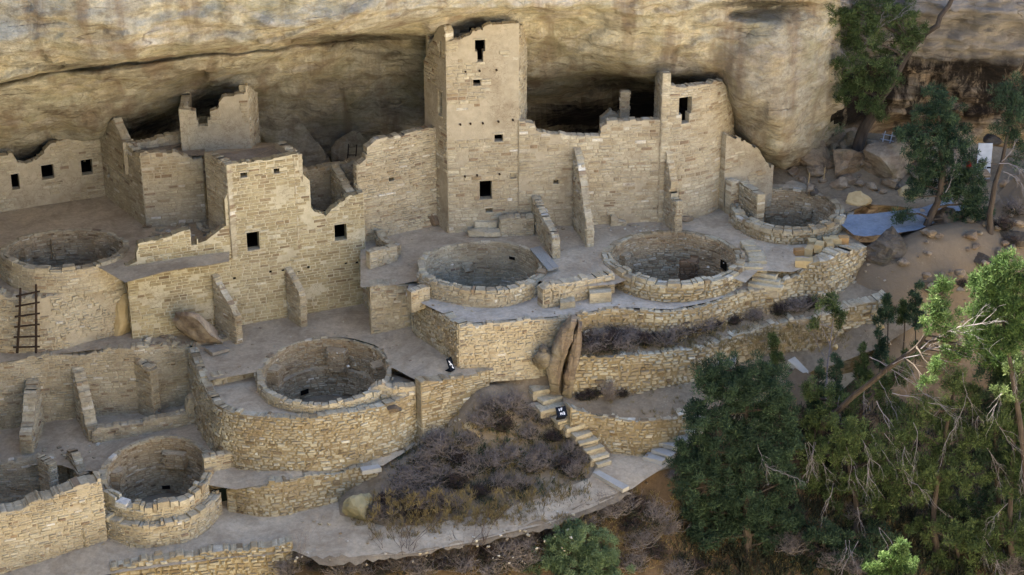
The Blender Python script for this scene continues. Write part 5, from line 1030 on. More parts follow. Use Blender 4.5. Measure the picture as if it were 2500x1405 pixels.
rock('fallen_rock_slab', 'second dark fallen slab beside the pole ladder in the alcove', 0, 0, 0, 1.2, .8, 1.1, .4, 73, 'cliff', 'rock slab', rough=.14, cuts=6, tilt=(.2, -.3), world=(atY(870, 385, 69.4).x, 69.4, 0.6))

slab('rock_ledge', 'long curved rock ledge crossing the dirt bank right of the big lichen boulder', [(2306, 600, -.12), (2350, 606, -.1), (2400, 618, -.15), (2440, 640, -.3), (2425, 652, -.45), (2380, 640, -.4), (2330, 622, -.35)], .25, 'boulder', 'ledge')
slab('rock_ledge', 'short rock ledge on the bank below the long curved one', [(2250, 690, -.75), (2310, 682, -.65), (2330, 692, -.75), (2270, 706, -.95)], .2, 'boulder', 'ledge')
slab('rock_ledge', 'flat rock ledge at the right edge under the dead-limbed tree', [(2430, 560, .25), (2500, 566, .25), (2520, 590, .1), (2460, 586, .05)], .25, 'boulder', 'ledge')
for i in range(46):
    x, y = U(2190, 2500), U(560, 720); p = gpt('canyon_slope', x, y, 0); s = U(.08, .3)
    rock('rubble_stone', 'loose brown stone on the dirt bank at the right edge below the pale door', 0, 0, 0, s, s * U(.7, 1), s * U(.4, .7), U(0, 3), 400 + i, 'boulder', 'stone', 'stones on the right bank', sub=2, world=(p.x, p.y, p.z))
for i in range(34):
    x, y = U(1900, 2480), U(335, 480); p = gpt('talus', x, y, 1); s = U(.15, .5)
    rock('rubble_stone', 'loose angular stone among the fallen rubble at the cliff foot', 0, 0, 0, s, s * U(.7, 1), s * U(.5, .8), U(0, 3), 500 + i, ('boulder', 'greyrock', 'boulder')[i % 3], 'stone', 'fallen stones at the cliff foot', sub=3, world=(p.x, p.y, p.z - .05))
# ================================================================ PLANTS
def leaf_mat(name, stops, trans=.3):
    m, t, p = newmat(name, .75)
    c = ramp(t, stops, attr(t)); c = mix(t, c, ramp(t, [(.3, (.65, .65, .65, 1)), (.7, (1.25, 1.25, 1.25, 1))], noisen(t, 2.5, 3, .6)), 1., 'MULTIPLY')
    t.links.new(c, p.inputs['Base Color']); tr = nd(t, 'ShaderNodeBsdfTranslucent'); t.links.new(c, tr.inputs['Color'])
    ms = nd(t, 'ShaderNodeMixShader'); ms.inputs[0].default_value = trans; t.links.new(p.outputs[0], ms.inputs[1]); t.links.new(tr.outputs[0], ms.inputs[2])
    t.links.new(ms.outputs[0], t.nodes['Material Output'].inputs['Surface']); return m
M['juniper'] = leaf_mat('juniper_foliage', [(0, '#3a462a'), (.4, '#51603a'), (.75, '#6d7c4c'), (1, '#939c68')])
M['pinyon'] = leaf_mat('pinyon_foliage', [(0, '#2b3a2b'), (.5, '#425540'), (.85, '#5b6f50'), (1, '#77875e')])
M['bright'] = leaf_mat('yellow_green_foliage', [(0, '#34472a'), (.5, '#526a38'), (1, '#8a9a66')], .25)
M['sage'] = leaf_mat('grey_green_foliage', [(0, '#55684c'), (.5, '#70845f'), (1, '#93a37c')])
M['dryleaf'] = leaf_mat('dull_dry_leaves', [(0, '#2a2d24'), (.5, '#3c4032'), (1, '#5a5648')])
M['bark'] = plain_mat('furrowed_bark', '#3b342e', '#5c5248', 7, .03, sc=(1, 1, .25))
M['deadwood'] = plain_mat('bleached_dead_wood', '#787272', '#989191', 5, .01)
M['twig'] = plain_mat('purple_grey_twigs', '#6a615c', '#91877f', 3, 0)
M['twigd'] = plain_mat('dark_brown_twigs', '#3b3230', '#554944', 3, 0)
M['drygrass'] = leaf_mat('dry_grass', [(0, '#7a6a48'), (1, '#a39468')], .3)

def quads_mesh(name, V, tint, mat, parent=None):
    """V: (n,4,3) array of leaf quads"""
    n = len(V); me = bpy.data.meshes.new(name); me.vertices.add(n * 4); me.vertices.foreach_set('co', V.reshape(-1).astype(np.float32))
    me.loops.add(n * 4); me.loops.foreach_set('vertex_index', np.arange(n * 4, dtype=np.int32)); me.polygons.add(n)
    me.polygons.foreach_set('loop_start', np.arange(0, n * 4, 4, dtype=np.int32)); me.materials.append(mat)
    a = me.attributes.new('tint', 'FLOAT', 'FACE'); a.data.foreach_set('value', tint.astype(np.float32)); me.update(calc_edges=True)
    o = bpy.data.objects.new(name, me); COL.objects.link(o)
    if parent: o.parent = parent; o.matrix_parent_inverse = parent.matrix_world.inverted()
    return o
def leaves(centers, radii, per, size, rng, up=.5, asp=.36):
    C = np.repeat(np.array(centers), per, axis=0); Rr = np.repeat(np.array(radii), per)
    n = len(C); d = rng.normal(size=(n, 3)); d /= np.linalg.norm(d, axis=1)[:, None]; r = rng.random(n) ** .5
    P = C + d * (Rr * r)[:, None]
    ax = d * .8 + rng.normal(size=(n, 3)) * .6 + np.array((0, 0, up)); ax /= np.linalg.norm(ax, axis=1)[:, None]
    s = np.cross(ax, rng.normal(size=(n, 3))); s /= np.linalg.norm(s, axis=1)[:, None]
    L = size * rng.uniform(.6, 1.4, n)[:, None]; w = L * asp
    V = np.stack((P - s * w * .5, P + s * w * .5, P + s * w * .35 + ax * L, P - s * w * .35 + ax * L), 1)
    ct = np.repeat(rng.random(len(centers)) * .5 + .15, per); return V, np.clip(ct + rng.normal(size=n) * .12 + (r - .6) * .25, 0, 1)
def curve(a, b, sag=.15, k=5, rr=random):
    a, b = Vector(a), Vector(b); L = (b - a).length; off = Vector((rr.uniform(-1, 1), rr.uniform(-1, 1), rr.uniform(-.2, 1))) * L * sag
    return [a.lerp(b, i / k) + off * math.sin(math.pi * i / k) + Vector((rr.uniform(-1, 1), rr.uniform(-1, 1), rr.uniform(-1, 1))) * L * .02 for i in range(k + 1)]
def dead(parent, root, tip, n, seed, r=.03, mat='deadwood', droop=.0, spread=.5, sub=3):
    rr = random.Random(seed); mb = MB(); root, tip = Vector(root), Vector(tip); L = (tip - root).length
    main = curve(root, tip, .12, 7, rr); r *= .62; mb.tube(main, r, r * .25, 5)
    for _ in range(n):
        i = rr.randint(2, 7); a = main[i]; d = (tip - root).normalized() + Vector((rr.uniform(-1, 1), rr.uniform(-1, 1), rr.uniform(-1, 1) - droop)) * spread
        b = a + d.normalized() * L * rr.uniform(.25, .55); c = curve(a, b, .2, 5, rr); mb.tube(c, r * .5, r * .12, 4)
        for _ in range(sub):
            j = rr.randint(1, 5); e = c[j] + (d.normalized() + Vector((rr.uniform(-1, 1), rr.uniform(-1, 1), rr.uniform(-1, 1) - droop)) * .8).normalized() * L * rr.uniform(.08, .25)
            mb.tube(curve(c[j], e, .2, 3, rr), r * .25, r * .08, 3)
    return mb.build('dead_branch', M[mat], parent)
def tree(name, label, base, trunk, r0, blobs, mat='juniper', per=46, dens=1., size=.10, seed=1, limbs=True, group=None, cr=(.15, .30), cat='tree', bark='bark', deads=(), thin=1.):
    rng = np.random.default_rng(seed); rr = random.Random(seed); e = empty(name, base, label, cat, group)
    mb = MB(); T = [Vector(base)] + [Vector(t) for t in trunk]; D = []
    for i in range(len(T) - 1):
        a, b, c, d = T[max(i - 1, 0)], T[i], T[i + 1], T[min(i + 2, len(T) - 1)]
        for k in range(4):
            t = k / 4; D.append(.5 * ((2 * b) + (c - a) * t + (2 * a - 5 * b + 4 * c - d) * t * t + (3 * b - a - 3 * c + d) * t ** 3) + Vector((rr.uniform(-1, 1), rr.uniform(-1, 1), 0)) * r0 * .25)
    D.append(T[-1]); D[0] = D[0] - Vector((0, 0, .3)); mb.tube(D, r0, r0 * .3, 9); 
    C = []; RR = []
    for (px, py, rx, ry, Y) in blobs:
        rx, ry = rx * 1.22, ry * 1.22; c = atY(px, py, Y); sc = (c.y * cP + (CAMH - c.z) * sP) / FPX; ax, az = rx * sc, ry * sc; ay = (ax + az) / 2 * .8
        n = max(4, int(dens * 19.0 * (ax * az + ax * ay + az * ay)))
        for _ in range(n):
            v = rng.normal(size=3); v /= np.linalg.norm(v); q = rng.random() ** .4
            C.append((c.x + v[0] * ax * q, c.y + v[1] * ay * q, c.z + v[2] * az * q)); RR.append(rr.uniform(*cr))
        if limbs:
            near = min(D, key=lambda p: (p - c).length + max(0, p.z - c.z) * .8); lp = curve(near, c, .12, 6, rr); mb.tube(lp, max(.02, r0 * .35), .012, 5)
            for _ in range(3):
                v = Vector(tuple(rng.normal(size=3))).normalized(); en = c + Vector((v.x * ax, v.y * ay, v.z * az)) * .9; mb.tube(curve(lp[rr.randint(3, 6)], en, .15, 4, rr), .016, .005, 4)
    mb.build('trunk', M[bark], e)
    if C: V, t = leaves(C, RR, int(per * 2.2), size * .82, rng, asp=.25); quads_mesh('crown', V, t, M[mat], e)
    for dd in deads: dead(e, *dd)
    return e
def gY(px, py, fn='canyon_slope'):
    return gpt(fn, px, py)
# -- dark pinyon in front of the terraces
b = gY(1825, 1352); y = b.y + .2
tree('pinyon_tree', 'big dark green bushy pinyon standing in front of the terrace walls and stairs', b, [atY(1822, 1250, y), atY(1815, 1100, y + .2), atY(1822, 980, y + .3), atY(1835, 900, y + .3)], .16,
     [(px, py, rx, ry, y + .3 * math.sin(px * 1.7 + py)) for px, py, rx, ry in [(1768, 905, 46, 42), (1725, 935, 30, 48), (1835, 920, 44, 46), (1885, 940, 36, 52), (1790, 965, 55, 40), (1910, 1010, 40, 45), (1725, 1030, 50, 36), (1690, 1005, 24, 22), (1840, 1020, 50, 46), (1780, 1075, 58, 38), (1905, 1090, 44, 44), (1700, 1090, 48, 30), (1665, 1140, 28, 22), (1840, 1130, 60, 40), (1740, 1150, 60, 36), (1915, 1175, 42, 44), (1680, 1195, 40, 26), (1800, 1205, 66, 38), (1735, 1250, 60, 30), (1860, 1255, 66, 36), (1930, 1275, 36, 34), (1800, 1295, 70, 32), (1720, 1315, 44, 22), (1880, 1315, 46, 26)]],
     'pinyon', per=60, dens=1.35, seed=5, cr=(.13, .24), deads=[(atY(1850, 1080, y - .4), atY(1880, 1160, y - .9), 5, 3, .02), (atY(1860, 1130, y - .5), atY(1935, 1165, y - 1.2), 7, 4, .022, 'deadwood', .4)])
# -- slim saplings
sap = [(1893, 812, 900, 26, 'tall narrow green fir tip rising behind the dark pinyon'), (2045, 862, 965, 22, 'narrow fir sapling standing on the path edge right of the dark pinyon'), (2166, 722, 785, 34, 'round-topped fir sapling on a bare pale stem above the path'), (2207, 738, 790, 18, 'small thin fir sapling beside the round-topped one'), (2236, 690, 800, 30, 'dark narrow fir on the bank left of the sunlit juniper'), (2150, 805, 895, 26, 'fir sapling leaning over the path edge with a dead trunk beside it'), (2108, 842, 935, 34, 'broad low fir sapling at the lower path edge'), (2000, 885, 1000, 22, 'thin ragged fir among dead stems right of the dark pinyon'), (1985, 960, 1040, 34, 'low dark fir squeezed between the pinyon and the fallen juniper')]
for i, (px, t0, t1, w, L) in enumerate(sap):
    b = gY(px, t1 + 60 + (i % 3) * 20); y = b.y; bl = []
    for k in range(6):
        f = (k + .6) / 6; bl.append((px + U(-.2, .2) * w, t0 + (t1 - t0) * f, w * (.22 + .62 * f) * U(.8, 1.1), (t1 - t0) / 8, y + U(-.1, .1)))
    tree('fir_sapling', L, b, [atY(px + U(-4, 4), (t0 + t1) / 2, y), atY(px, t0 + 6, y)], .028, bl, 'pinyon' if i % 3 else 'juniper', per=44, dens=2.2, seed=40 + i, size=.09, cr=(.08, .15), group='young firs along the path', bark='bark', limbs=False)
# bare pale sapling with two green tufts
b = gY(2015, 985, 'canyon_slope'); y = b.y + .3
tree('bare_sapling', 'pale leafless forked sapling with only small green tufts at its top', b, [atY(2020, 900, y), atY(2028, 830, y), atY(2035, 780, y)], .04, [(2015, 740, 26, 22, y), (2048, 770, 18, 34, y), (1985, 790, 16, 14, y)], 'juniper', per=40, dens=2., seed=61, size=.09, cr=(.08, .14), bark='deadwood', deads=[(atY(2020, 880, y), atY(1975, 805, y), 5, 7, .022), (atY(2026, 850, y), atY(2010, 745, y), 6, 8, .02), (atY(2026, 860, y), atY(2055, 790, y), 5, 9, .02)])
# -- great leaning juniper, its tip in the sun
b = gY(1990, 1160); y = b.y
tree('leaning_juniper', 'old juniper leaning right with one sunlit pale green top and many bleached dead branches', b,
     [atY(2010, 1040, y - .3), atY(2060, 990, y - .9), atY(2160, 905, y - 1.8), atY(2240, 845, y - 2.5), atY(2275, 790, y - 2.8), atY(2290, 730, y - 2.9)], .13,
     [(2302, 712, 26, 28, 54.0), (2285, 752, 28, 26, 54.0), (2312, 765, 26, 30, 53.8), (2275, 790, 24, 22, 54.1), (2310, 805, 26, 26, 54.2), (2370, 820, 24, 20, 53.8), (2345, 845, 24, 18, 54.), (2392, 858, 30, 26, 53.8), (2300, 850, 22, 16, 54.3), (2340, 868, 26, 18, 54.2), (2302, 690, 10, 14, 54),
      (2285, 905, 24, 26, 53.4), (2262, 930, 22, 16, 53.6)], 'bright', per=42, dens=1.5, seed=71, size=.10, cr=(.10, .2),
     deads=[(atY(2180, 890, 55), atY(2390, 865, 53.6), 9, 11, .028, 'deadwood', .2, .4), (atY(2250, 850, 54.5), atY(2400, 790, 53.4), 7, 12, .03, 'deadwood', -.1, .4), (atY(2300, 810, 54.2), atY(2400, 830, 53.4), 6, 13, .022), (atY(2120, 870, 56), atY(2260, 960, 55), 8, 14, .028, 'deadwood', .1, .4), (atY(2070, 1030, 56), atY(2120, 1160, 55.2), 11, 15, .032, 'deadwood', .6, .5), (atY(2140, 980, 56), atY(2210, 1090, 55.2), 9, 16, .028, 'deadwood', .6, .5), (atY(2160, 1060, 55.6), atY(2215, 1170, 55), 8, 17, .025, 'deadwood', .7, .4), (atY(2180, 960, 55.6), atY(2320, 1000, 54.8), 8, 18, .025, 'deadwood', .3, .5)])
# -- shaded junipers filling the lower right
JUN = [('wide shaded juniper under the dead branches right of the dark pinyon', (2080, 1330), 56.2, [(2060, 1040, 50, 36), (2130, 1080, 60, 40), (2050, 1110, 44, 34), (2180, 1130, 56, 40), (2100, 1160, 60, 40), (2030, 1200, 50, 40), (2150, 1220, 60, 40), (2080, 1260, 60, 36)], 'juniper'),
       ('shaded yellow-green juniper in the centre of the lower right thicket', (2290, 1360), 55.6, [(2330, 930, 34, 34), (2360, 980, 46, 36), (2270, 1000, 50, 36), (2230, 1050, 46, 30), (2320, 1060, 56, 44), (2270, 1130, 60, 40), (2350, 1150, 50, 40), (2230, 1190, 46, 34), (2300, 1220, 60, 40), (2380, 1080, 36, 30)], 'juniper'),
       ('dense dark juniper filling the right edge below the sunlit tree', (2450, 1330), 55.8, [(2430, 900, 50, 36), (2480, 950, 50, 50), (2410, 980, 36, 36), (2460, 1040, 56, 46), (2420, 1110, 46, 40), (2490, 1140, 50, 50), (2440, 1190, 50, 40), (2490, 1240, 40, 36), (2380, 1240, 40, 34)], 'pinyon'),
       ('low dark juniper at the foot of the thicket near the bottom edge', (2060, 1440), 55.2, [(2010, 1310, 50, 34), (2080, 1340, 60, 36), (1970, 1370, 56, 34), (2040, 1400, 60, 30), (2140, 1310, 40, 30), (1920, 1400, 50, 24)], 'pinyon'),
       ('bushy juniper filling the gap between the dark pinyon and the path edge', (2030, 1080), 57.4, [(1990, 950, 36, 26), (2050, 985, 40, 28), (2110, 965, 40, 28), (2010, 1020, 36, 26), (2160, 950, 36, 26), (2200, 905, 34, 28), (2230, 860, 26, 26), (2180, 1010, 40, 26)], 'juniper'),
       ('tall shaded juniper at the right edge under the sunlit crown', (2480, 1380), 54.9, [(2490, 900, 36, 40), (2455, 960, 34, 34), (2495, 1010, 36, 44), (2440, 1040, 34, 34), (2490, 1100, 40, 44), (2450, 1150, 36, 36), (2495, 1200, 36, 44), (2450, 1250, 40, 36), (2490, 1310, 40, 40), (2420, 1300, 34, 30)], 'juniper'),
       ('ragged juniper along the bottom right corner', (2360, 1460), 55.2, [(2330, 1300, 50, 34), (2400, 1330, 56, 36), (2290, 1360, 50, 34), (2360, 1400, 60, 30), (2450, 1390, 50, 34), (2250, 1290, 36, 26)], 'juniper'),
       ('small juniper wedged between the pinyon and the leaning trunk', (1985, 1200), 57.0, [(1990, 1040, 36, 30), (1975, 1100, 36, 34), (2000, 1150, 36, 30)], 'juniper')]
for i, (L, bp, Y, bl, m) in enumerate(JUN):
    b = gY(*bp); cx = bl[len(bl) // 2][0]
    dd = []
    for k in range(5):
        q = bl[(k * 3 + 1) % len(bl)]; dd.append((atY(q[0] + U(-20, 20), q[1] - 20, Y - .5), atY(q[0] + U(-50, 60), q[1] + U(40, 90), Y - 1.1), 6, 90 + i * 9 + k, .018, 'deadwood', .5, .5))
    tree('juniper_tree', L, b, [atY((bp[0] + cx) / 2, (bp[1] + bl[len(bl) // 2][1]) / 2, Y), atY(bl[0][0], bl[0][1] + 20, Y)], .14, [(a, c, d, e, Y + U(-.7, .4)) for a, c, d, e in bl], m, per=50, dens=1.05, seed=80 + i, cr=(.12, .24), group='shaded junipers of the lower right thicket', deads=dd)
# -- sunlit ones
b = gY(2520, 1420); y = 54.2
tree('sunlit_juniper', 'bright sunlit green juniper at the right edge, standing in full sun', b, [atY(2500, 1100, y), atY(2470, 900, y), atY(2445, 760, y)], .13,
     [(2455, 645, 26, 26, y), (2480, 672, 34, 30, y), (2415, 668, 18, 18, y), (2445, 700, 40, 34, y), (2405, 708, 26, 24, y), (2490, 725, 40, 36, y), (2425, 745, 38, 30, y), (2385, 745, 24, 22, y), (2465, 775, 44, 34, y), (2405, 790, 34, 28, y), (2440, 830, 44, 26, y), (2490, 820, 40, 34, y), (2540, 740, 40, 60, y), (2385, 700, 20, 26, y + .8), (2400, 820, 26, 22, y), (2470, 890, 40, 34, y + .9), (2500, 960, 40, 40, y + .9), (2430, 880, 34, 24, y + 1), (2490, 1040, 36, 40, y + 1), (2500, 1120, 30, 40, y + 1)], 'bright', per=54, dens=2.1, seed=101, cr=(.12, .22))
b = gY(2190, 1650); y = 50.9
tree('sunlit_juniper', 'top of a bright sunlit juniper rising from the bottom edge right of the bare slope', b, [atY(2180, 1500, y), atY(2175, 1380, y)], .12, [(2200, 1335, 16, 20, y), (2190, 1362, 26, 20, y), (2150, 1372, 24, 18, y), (2210, 1385, 26, 20, y), (2130, 1392, 26, 18, y), (2170, 1400, 40, 20, y), (2170, 1440, 60, 30, y)], 'bright', per=60, dens=2.2, seed=103, cr=(.09, .17), size=.09)
# -- upper trees at the cliff
b = at(2092, 348, 1.8); y = b.y
tree('cliff_juniper', 'tall juniper with a twisted leaning trunk growing against the cliff at the top', b, [atY(2128, 285, y - .2), atY(2165, 215, y - .5), atY(2222, 122, y - .8), atY(2285, 62, y - .9), atY(2335, -25, y - 1)], .24,
     [(px, py, rx, ry, y - .9 + .4 * math.sin(px + py * 2)) for px, py, rx, ry in [(2040, 25, 34, 34), (2090, 45, 44, 36), (2150, 20, 50, 36), (2205, 40, 34, 40), (2235, 85, 26, 30), (2060, 95, 40, 32), (2120, 95, 44, 30), (2190, 100, 40, 30), (2160, 145, 40, 26), (2080, 150, 40, 26), (2040, 175, 30, 24), (2110, 200, 40, 24), (2070, 225, 38, 24), (2165, 195, 28, 24), (2120, 250, 30, 20), (2150, 270, 24, 18)]],
     'juniper', per=46, dens=1.15, seed=111, cr=(.12, .24), deads=[(atY(2110, 110, y - 1.2), atY(2200, 40, y - 1.6), 9, 21, .03, 'deadwood', -.3), (atY(2080, 160, y - 1.2), atY(2020, 100, y - 1.4), 7, 22, .02, 'deadwood', -.2)])
b = at(2005, 330, 1.7); y = b.y - .3
tree('mountain_shrub', 'thin grey-green shrub hanging below the juniper beside the cliff bulge', b, [atY(2000, 280, y), atY(2000, 240, y)], .05, [(2010, 250, 36, 26, y), (1995, 285, 44, 28, y), (1965, 320, 40, 22, y), (2030, 300, 30, 22, y), (1950, 345, 30, 16, y)], 'sage', per=26, dens=1.1, seed=113, cat='shrub', cr=(.14, .26))
b = at(2240, 592, -.3); y = b.y
tree('path_pinyon', 'dense blue-green tree with a curved leaning trunk beside the blue-grey path', b, [atY(2268, 535, y), atY(2292, 480, y), atY(2300, 420, y), atY(2295, 330, y), atY(2290, 250, y)], .16,
     [(px, py, rx, ry, y + .3 * math.sin(px * 3 + py)) for px, py, rx, ry in [(2280, 225, 26, 20), (2300, 262, 44, 26), (2255, 285, 28, 22), (2320, 300, 48, 28), (2270, 325, 44, 26), (2215, 335, 30, 26), (2240, 365, 30, 22), (2325, 350, 44, 28), (2285, 385, 44, 26), (2350, 400, 46, 30), (2245, 415, 30, 20), (2310, 430, 46, 26), (2255, 455, 36, 24), (2375, 450, 40, 30), (2345, 480, 44, 26), (2235, 482, 24, 16), (2385, 505, 34, 26), (2350, 530, 38, 22), (2205, 522, 24, 18), (2395, 545, 26, 16)]],
     'pinyon', per=56, dens=1.25, seed=121, cr=(.12, .22), deads=[(atY(2310, 470, y - .5), atY(2330, 400, y - .9), 8, 23, .02), (atY(2270, 520, y), atY(2210, 530, y - .2), 6, 24, .02, 'bark')])
b = at(2420, 578, .1); y = b.y
tree('dead_topped_tree', 'dark trunk with long bleached dead limbs in front of the pale door', b, [atY(2418, 520, y), atY(2428, 460, y), atY(2442, 405, y), atY(2462, 330, y), atY(2485, 250, y)], .13,
     [(2470, 270, 36, 30, y), (2488, 310, 32, 30, y), (2455, 235, 30, 26, y), (2490, 350, 26, 24, y), (2445, 300, 22, 22, y), (2480, 210, 30, 26, y), (2500, 390, 22, 24, y)], 'pinyon', per=40, dens=1.1, seed=131, deads=[(atY(2440, 400, y - .2), atY(2500, 420, y - .6), 9, 25, .035, 'deadwood', .7, .6), (atY(2445, 395, y - .2), atY(2478, 350, y - .5), 4, 26, .03), (atY(2450, 420, y - .2), atY(2505, 470, y - .5), 9, 27, .025, 'deadwood', 1., .6), (atY(2438, 402, y - .3), atY(2385, 395, y - .4), 1, 28, .015, 'bark')])
b = at(2500, 300, 1.5); y = b.y
tree('edge_pinyon', 'dark foliage of a tree cut by the right edge high against the striped cliff', b, [atY(2505, 220, y), atY(2505, 150, y)], .1, [(2492, 150, 18, 22, y), (2498, 195, 20, 22, y), (2490, 245, 16, 20, y), (2530, 180, 40, 60, y)], 'pinyon', per=40, dens=1.3, seed=133)
# -- grey-green shrub at the bottom
b = gY(1400, 1440); y = b.y + .3
tree('sagebrush', 'large soft grey-green shrub at the bottom edge, right of the bare twigs', b, [atY(1400, 1400, y)], .06, [(1420, 1305, 60, 26, y), (1360, 1340, 50, 30, y), (1470, 1345, 48, 30, y), (1410, 1370, 80, 30, y), (1330, 1385, 50, 26, y), (1490, 1390, 44, 26, y), (1400, 1410, 100, 30, y)], 'sage', per=70, dens=1.6, seed=141, cat='shrub', cr=(.10, .2), size=.08)

# -- bare bushes: a few kinds, then copies
def bush_mesh(seed, n, R_, H, mat, leaf=None, lean=.9):
    rr = random.Random(seed); mb = MB()
    for _ in range(n):
        a = rr.uniform(0, 6.283); q = rr.uniform(.15, 1); tip = Vector((math.cos(a) * R_ * q, math.sin(a) * R_ * q, H * rr.uniform(.6, 1) * (1.1 - .5 * q))); root = Vector((math.cos(a) * R_ * .12, math.sin(a) * R_ * .12, -.05))
        c = curve(root, tip, .12, 3, rr); mb.tube(c, .011, .004, 3)
        for _ in range(5):
            s = c[rr.randint(1, 3)]; t = s + Vector((rr.uniform(-1, 1), rr.uniform(-1, 1), rr.uniform(-.1, 1))) * R_ * .35; mb.tube([s, s.lerp(t, .5) + Vector((rr.uniform(-.03, .03), rr.uniform(-.03, .03), .02)), t], .006, .003, 3)
    return mb
BK = []
def proto_bush(seed, n, R_, H, mat, nleaf, lm, name='bare_shrub'):
    e = empty(name, (0, 0, -60), None, None); ob = bush_mesh(seed, n, R_, H, mat).build('twigs', M[mat]); ob.parent = e; me2 = None
    if nleaf:
        rng = np.random.default_rng(seed); v = rng.normal(size=(nleaf, 3)); v /= np.linalg.norm(v, axis=1)[:, None]; q = rng.random(nleaf)[:, None] ** .5
        C = v * q * np.array((R_, R_, H * .6)) * .9; C[:, 2] = np.abs(C[:, 2]) + H * .1; V, t = leaves(C, np.full(nleaf, .09), 9, .05, rng); l = quads_mesh('leaves', V, t, M[lm]); l.parent = e
    return e
PB = [proto_bush(1, 90, .62, .62, 'twig', 90, 'dryleaf'), proto_bush(2, 80, .5, .5, 'twigd', 120, 'dryleaf'), proto_bush(3, 100, .75, .55, 'twig', 60, 'dryleaf'), proto_bush(4, 60, .45, .8, 'twig', 0, 'dryleaf')]
used_p = set()
def bush(kind, fn, px, py, sc, label, group):
    p = gpt(fn, px, py, -4); src = PB[kind]
    if kind in used_p:
        r = src.copy(); COL.objects.link(r)
        for ch in src.children: c = ch.copy(); COL.objects.link(c); c.parent = r
    else: r = src; used_p.add(kind)
    r.location = p; r.rotation_euler = (0, 0, U(0, 6.28)); r.scale = (sc * U(.9, 1.15), sc * U(.9, 1.15), sc * U(.85, 1.15)); tag(r, label, 'shrub', group, 'thing')
random.seed(31)
SL = [(1205, 1010, 1.1), (1250, 1000, 1.), (1290, 1020, .9), (1230, 1050, 1.), (1330, 1035, .7), (1180, 1040, .9), (1290, 1070, .8), (1350, 1075, .8), (1395, 1110, .8), (1080, 1110, 1.1), (1040, 1140, 1.1), (1120, 1130, 1.1), (1150, 1160, 1.), (1000, 1180, 1.2), (1060, 1180, 1.2), (1110, 1190, 1.), (980, 1220, 1.1), (1030, 1235, 1.2), (1090, 1240, 1.1), (940, 1230, .9), (1200, 1140, 1.), (1240, 1120, .9), (1340, 1140, 1.), (1380, 1150, .9), (1300, 1150, .9), (1420, 1130, .7), (1400, 1165, .8), (1170, 1210, .9), (1220, 1190, .9), (930, 1260, .9), (1270, 1195, .8), (1010, 1265, .9), (1150, 1085, .9), (1320, 1110, .7), (1060, 1085, .9)]
for i, (x, y, s) in enumerate(SL): bush((0, 2, 0, 1)[i % 4], 'shrub_slope', x, y, s, 'bare purple-grey bush on the slope between the stairway and the lowest path', 'bare bushes on the shrub slope')
for i, (x, y, s) in enumerate([(1430, 845, .9), (1465, 840, .9), (1500, 835, .9), (1535, 832, .8), (1570, 842, .8), (1440, 858, .8), (1480, 856, .9), (1520, 854, .8), (1600, 830, .7), (1640, 825, .9), (1670, 815, .9), (1705, 808, .9), (1740, 800, .7), (1620, 842, .7), (1790, 790, .6), (1840, 780, .6), (1900, 768, .7), (1940, 758, .7), (1980, 750, .6), (1550, 815, .6)]):
    bush((1, 2)[i % 2], 'upper_grass_terrace', x, y, s * 1.15, 'low dark bush in the row on the narrow terrace under the walkway wall', 'dark bushes on the upper terrace')
for i, (x, y, s) in enumerate([(1485, 975, 1.0), (1440, 972, .6), (1460, 962, .7), (1420, 975, .5), (1520, 968, .5)]):
    bush((3, 1, 1, 1, 1)[i], 'lower_dirt_terrace', x, y, s * 1.1, 'dark dry bush on the dirt terrace beside the split boulders', 'bushes on the lower dirt terrace')
for i, (x, y, s) in enumerate([(1470, 1260, 1.1), (1510, 1250, 1.2), (1550, 1255, 1.2), (1590, 1270, 1.2), (1620, 1300, 1.), (1540, 1290, 1.1), (1430, 1285, 1.), (1400, 1300, .9), (1330, 1320, .9), (1290, 1340, 1.), (1240, 1360, 1.1), (1190, 1370, 1.1), (1270, 1390, 1.1), (1130, 1390, 1.1), (1080, 1385, 1.), (1030, 1400, 1.1), (980, 1385, 1.), (930, 1400, 1.1), (880, 1395, .9), (830, 1400, 1.), (780, 1390, .9), (740, 1375, .8), (700, 1400, .8), (650, 1400, .6), (1200, 1405, 1.), (1560, 1330, 1.), (1600, 1360, 1.1), (1550, 1390, 1.1), (1650, 1400, 1.), (1700, 1390, .9)]):
    bush((0, 2, 1)[i % 3], 'canyon_slope', x, y, s, 'tangled bare bush on the bank below the lowest path', 'bare bushes below the path')
for i in range(16):
    bush((0, 1, 2)[i % 3], 'canyon_slope', U(1880, 2500), U(1240, 1405), U(.8, 1.2), 'dry bush under the junipers of the lower right thicket', 'bushes under the junipers')
for i, (x, y, s) in enumerate([(2320, 740, .7), (2350, 700, .6), (2080, 760, .5), (2450, 560, .9), (2480, 520, .9), (2470, 600, .7), (1640, 1170, .5)]):
    bush((0, 1)[i % 2], 'canyon_slope', x, y, s, 'scrubby dry bush on the right-hand bank away from the thicket', 'bushes on the right bank')
random.seed(91)
for i, (x, y) in enumerate([(1420, 1262), (1380, 1280), (1350, 1296), (1310, 1306), (1270, 1318), (1225, 1328), (1180, 1334), (1130, 1342), (1085, 1350), (1040, 1358), (1000, 1364), (950, 1366), (900, 1372), (850, 1372), (800, 1374), (760, 1380), (1460, 1240), (1500, 1225), (1530, 1212)]):
    bush((1, 0, 2)[i % 3], 'canyon_slope', x + U(-12, 12), y + 8, U(.35, .65), 'small scrubby bush fringing the outer edge of the lowest path', 'scrub fringing the lowest path')
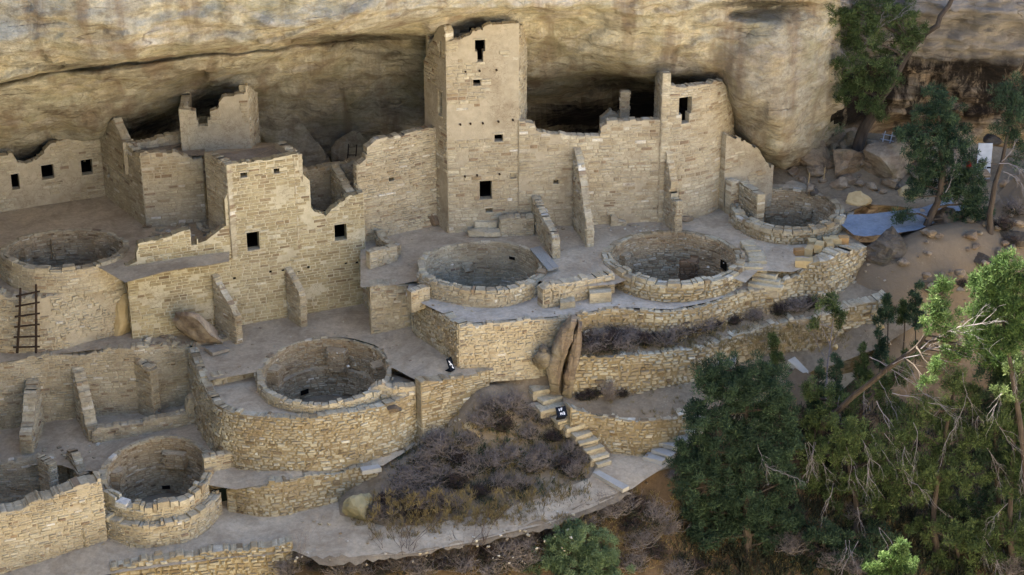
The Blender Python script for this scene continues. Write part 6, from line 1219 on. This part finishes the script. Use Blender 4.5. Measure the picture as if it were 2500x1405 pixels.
# tall bare twigs standing in front of the path
for i, (px, py, L, tp) in enumerate([(985, 1420, 'leafless dark sapling with forked twigs crossing the lowest path, the taller one', [(975, 1300), (1010, 1270), (955, 1310), (1050, 1285), (1075, 1270), (930, 1330)]), (1130, 1400, 'leafless small sapling right of the taller forked one', [(1160, 1290), (1110, 1310), (1210, 1270), (1180, 1320)]), (730, 1395, 'short spray of fine bare twigs beside the boulder-topped wall', [(735, 1300), (760, 1305), (715, 1320), (780, 1325), (745, 1315)])]):
    b = gY(px, py); e = empty('leafless_sapling', b, L, 'sapling'); 
    for k, (x, y) in enumerate(tp): dead(e, b, atY(x, y, b.y + U(-.2, .3)), 6, 300 + i * 10 + k, .022 if i < 2 else .01, 'twigd' if i < 2 else 'twig', -.2, .45, 4)
# grass and litter: uncountable
def grass(label, fn, box, n, h, mat, seed, name='grass'):
    rng = np.random.default_rng(seed); rr = random.Random(seed); C = []
    for _ in range(n): p = gpt(fn, rr.uniform(box[0], box[2]), rr.uniform(box[1], box[3]), -4); C.append((p.x, p.y, p.z + h * .2))
    V, t = leaves(C, np.full(n, h * .7), 14, h, rng, up=1.6, asp=.12); o = quads_mesh(name, V, t, M[mat]); tag(o, label, 'grass', None, 'stuff')
grass('dry yellow grass tufts on the shrub slope', 'shrub_slope', (940, 1000, 1440, 1270), 420, .16, 'drygrass', 1)
grass('dark green ground plants among the bare bushes', 'shrub_slope', (960, 1050, 1440, 1260), 260, .14, 'pinyon', 2, 'ground_cover')
grass('dry grass along the terrace walls', 'upper_grass_terrace', (1400, 800, 2080, 860), 300, .12, 'drygrass', 3)
grass('dry grass on the dirt terrace', 'lower_dirt_terrace', (1400, 920, 2200, 1020), 160, .08, 'drygrass', 4)
grass('dry litter and grass on the canyon slope', 'canyon_slope', (900, 1200, 2500, 1405), 1500, .14, 'drygrass', 5)
grass('dark ground plants under the thicket', 'canyon_slope', (1650, 1000, 2500, 1420), 1800, .24, 'dryleaf', 6, 'ground_cover')
grass('dry grass fringe along the outer edge of the lowest path', 'canyon_slope', (700, 1350, 1150, 1385), 220, .13, 'drygrass', 7)
grass('dry grass fringe between the path and the dark shrubs', 'canyon_slope', (1150, 1245, 1540, 1345), 300, .13, 'drygrass', 8)
grass('dry weeds at the inner edge of the lowest path', 'bottom_path', (860, 1262, 1440, 1285), 130, .1, 'drygrass', 9)
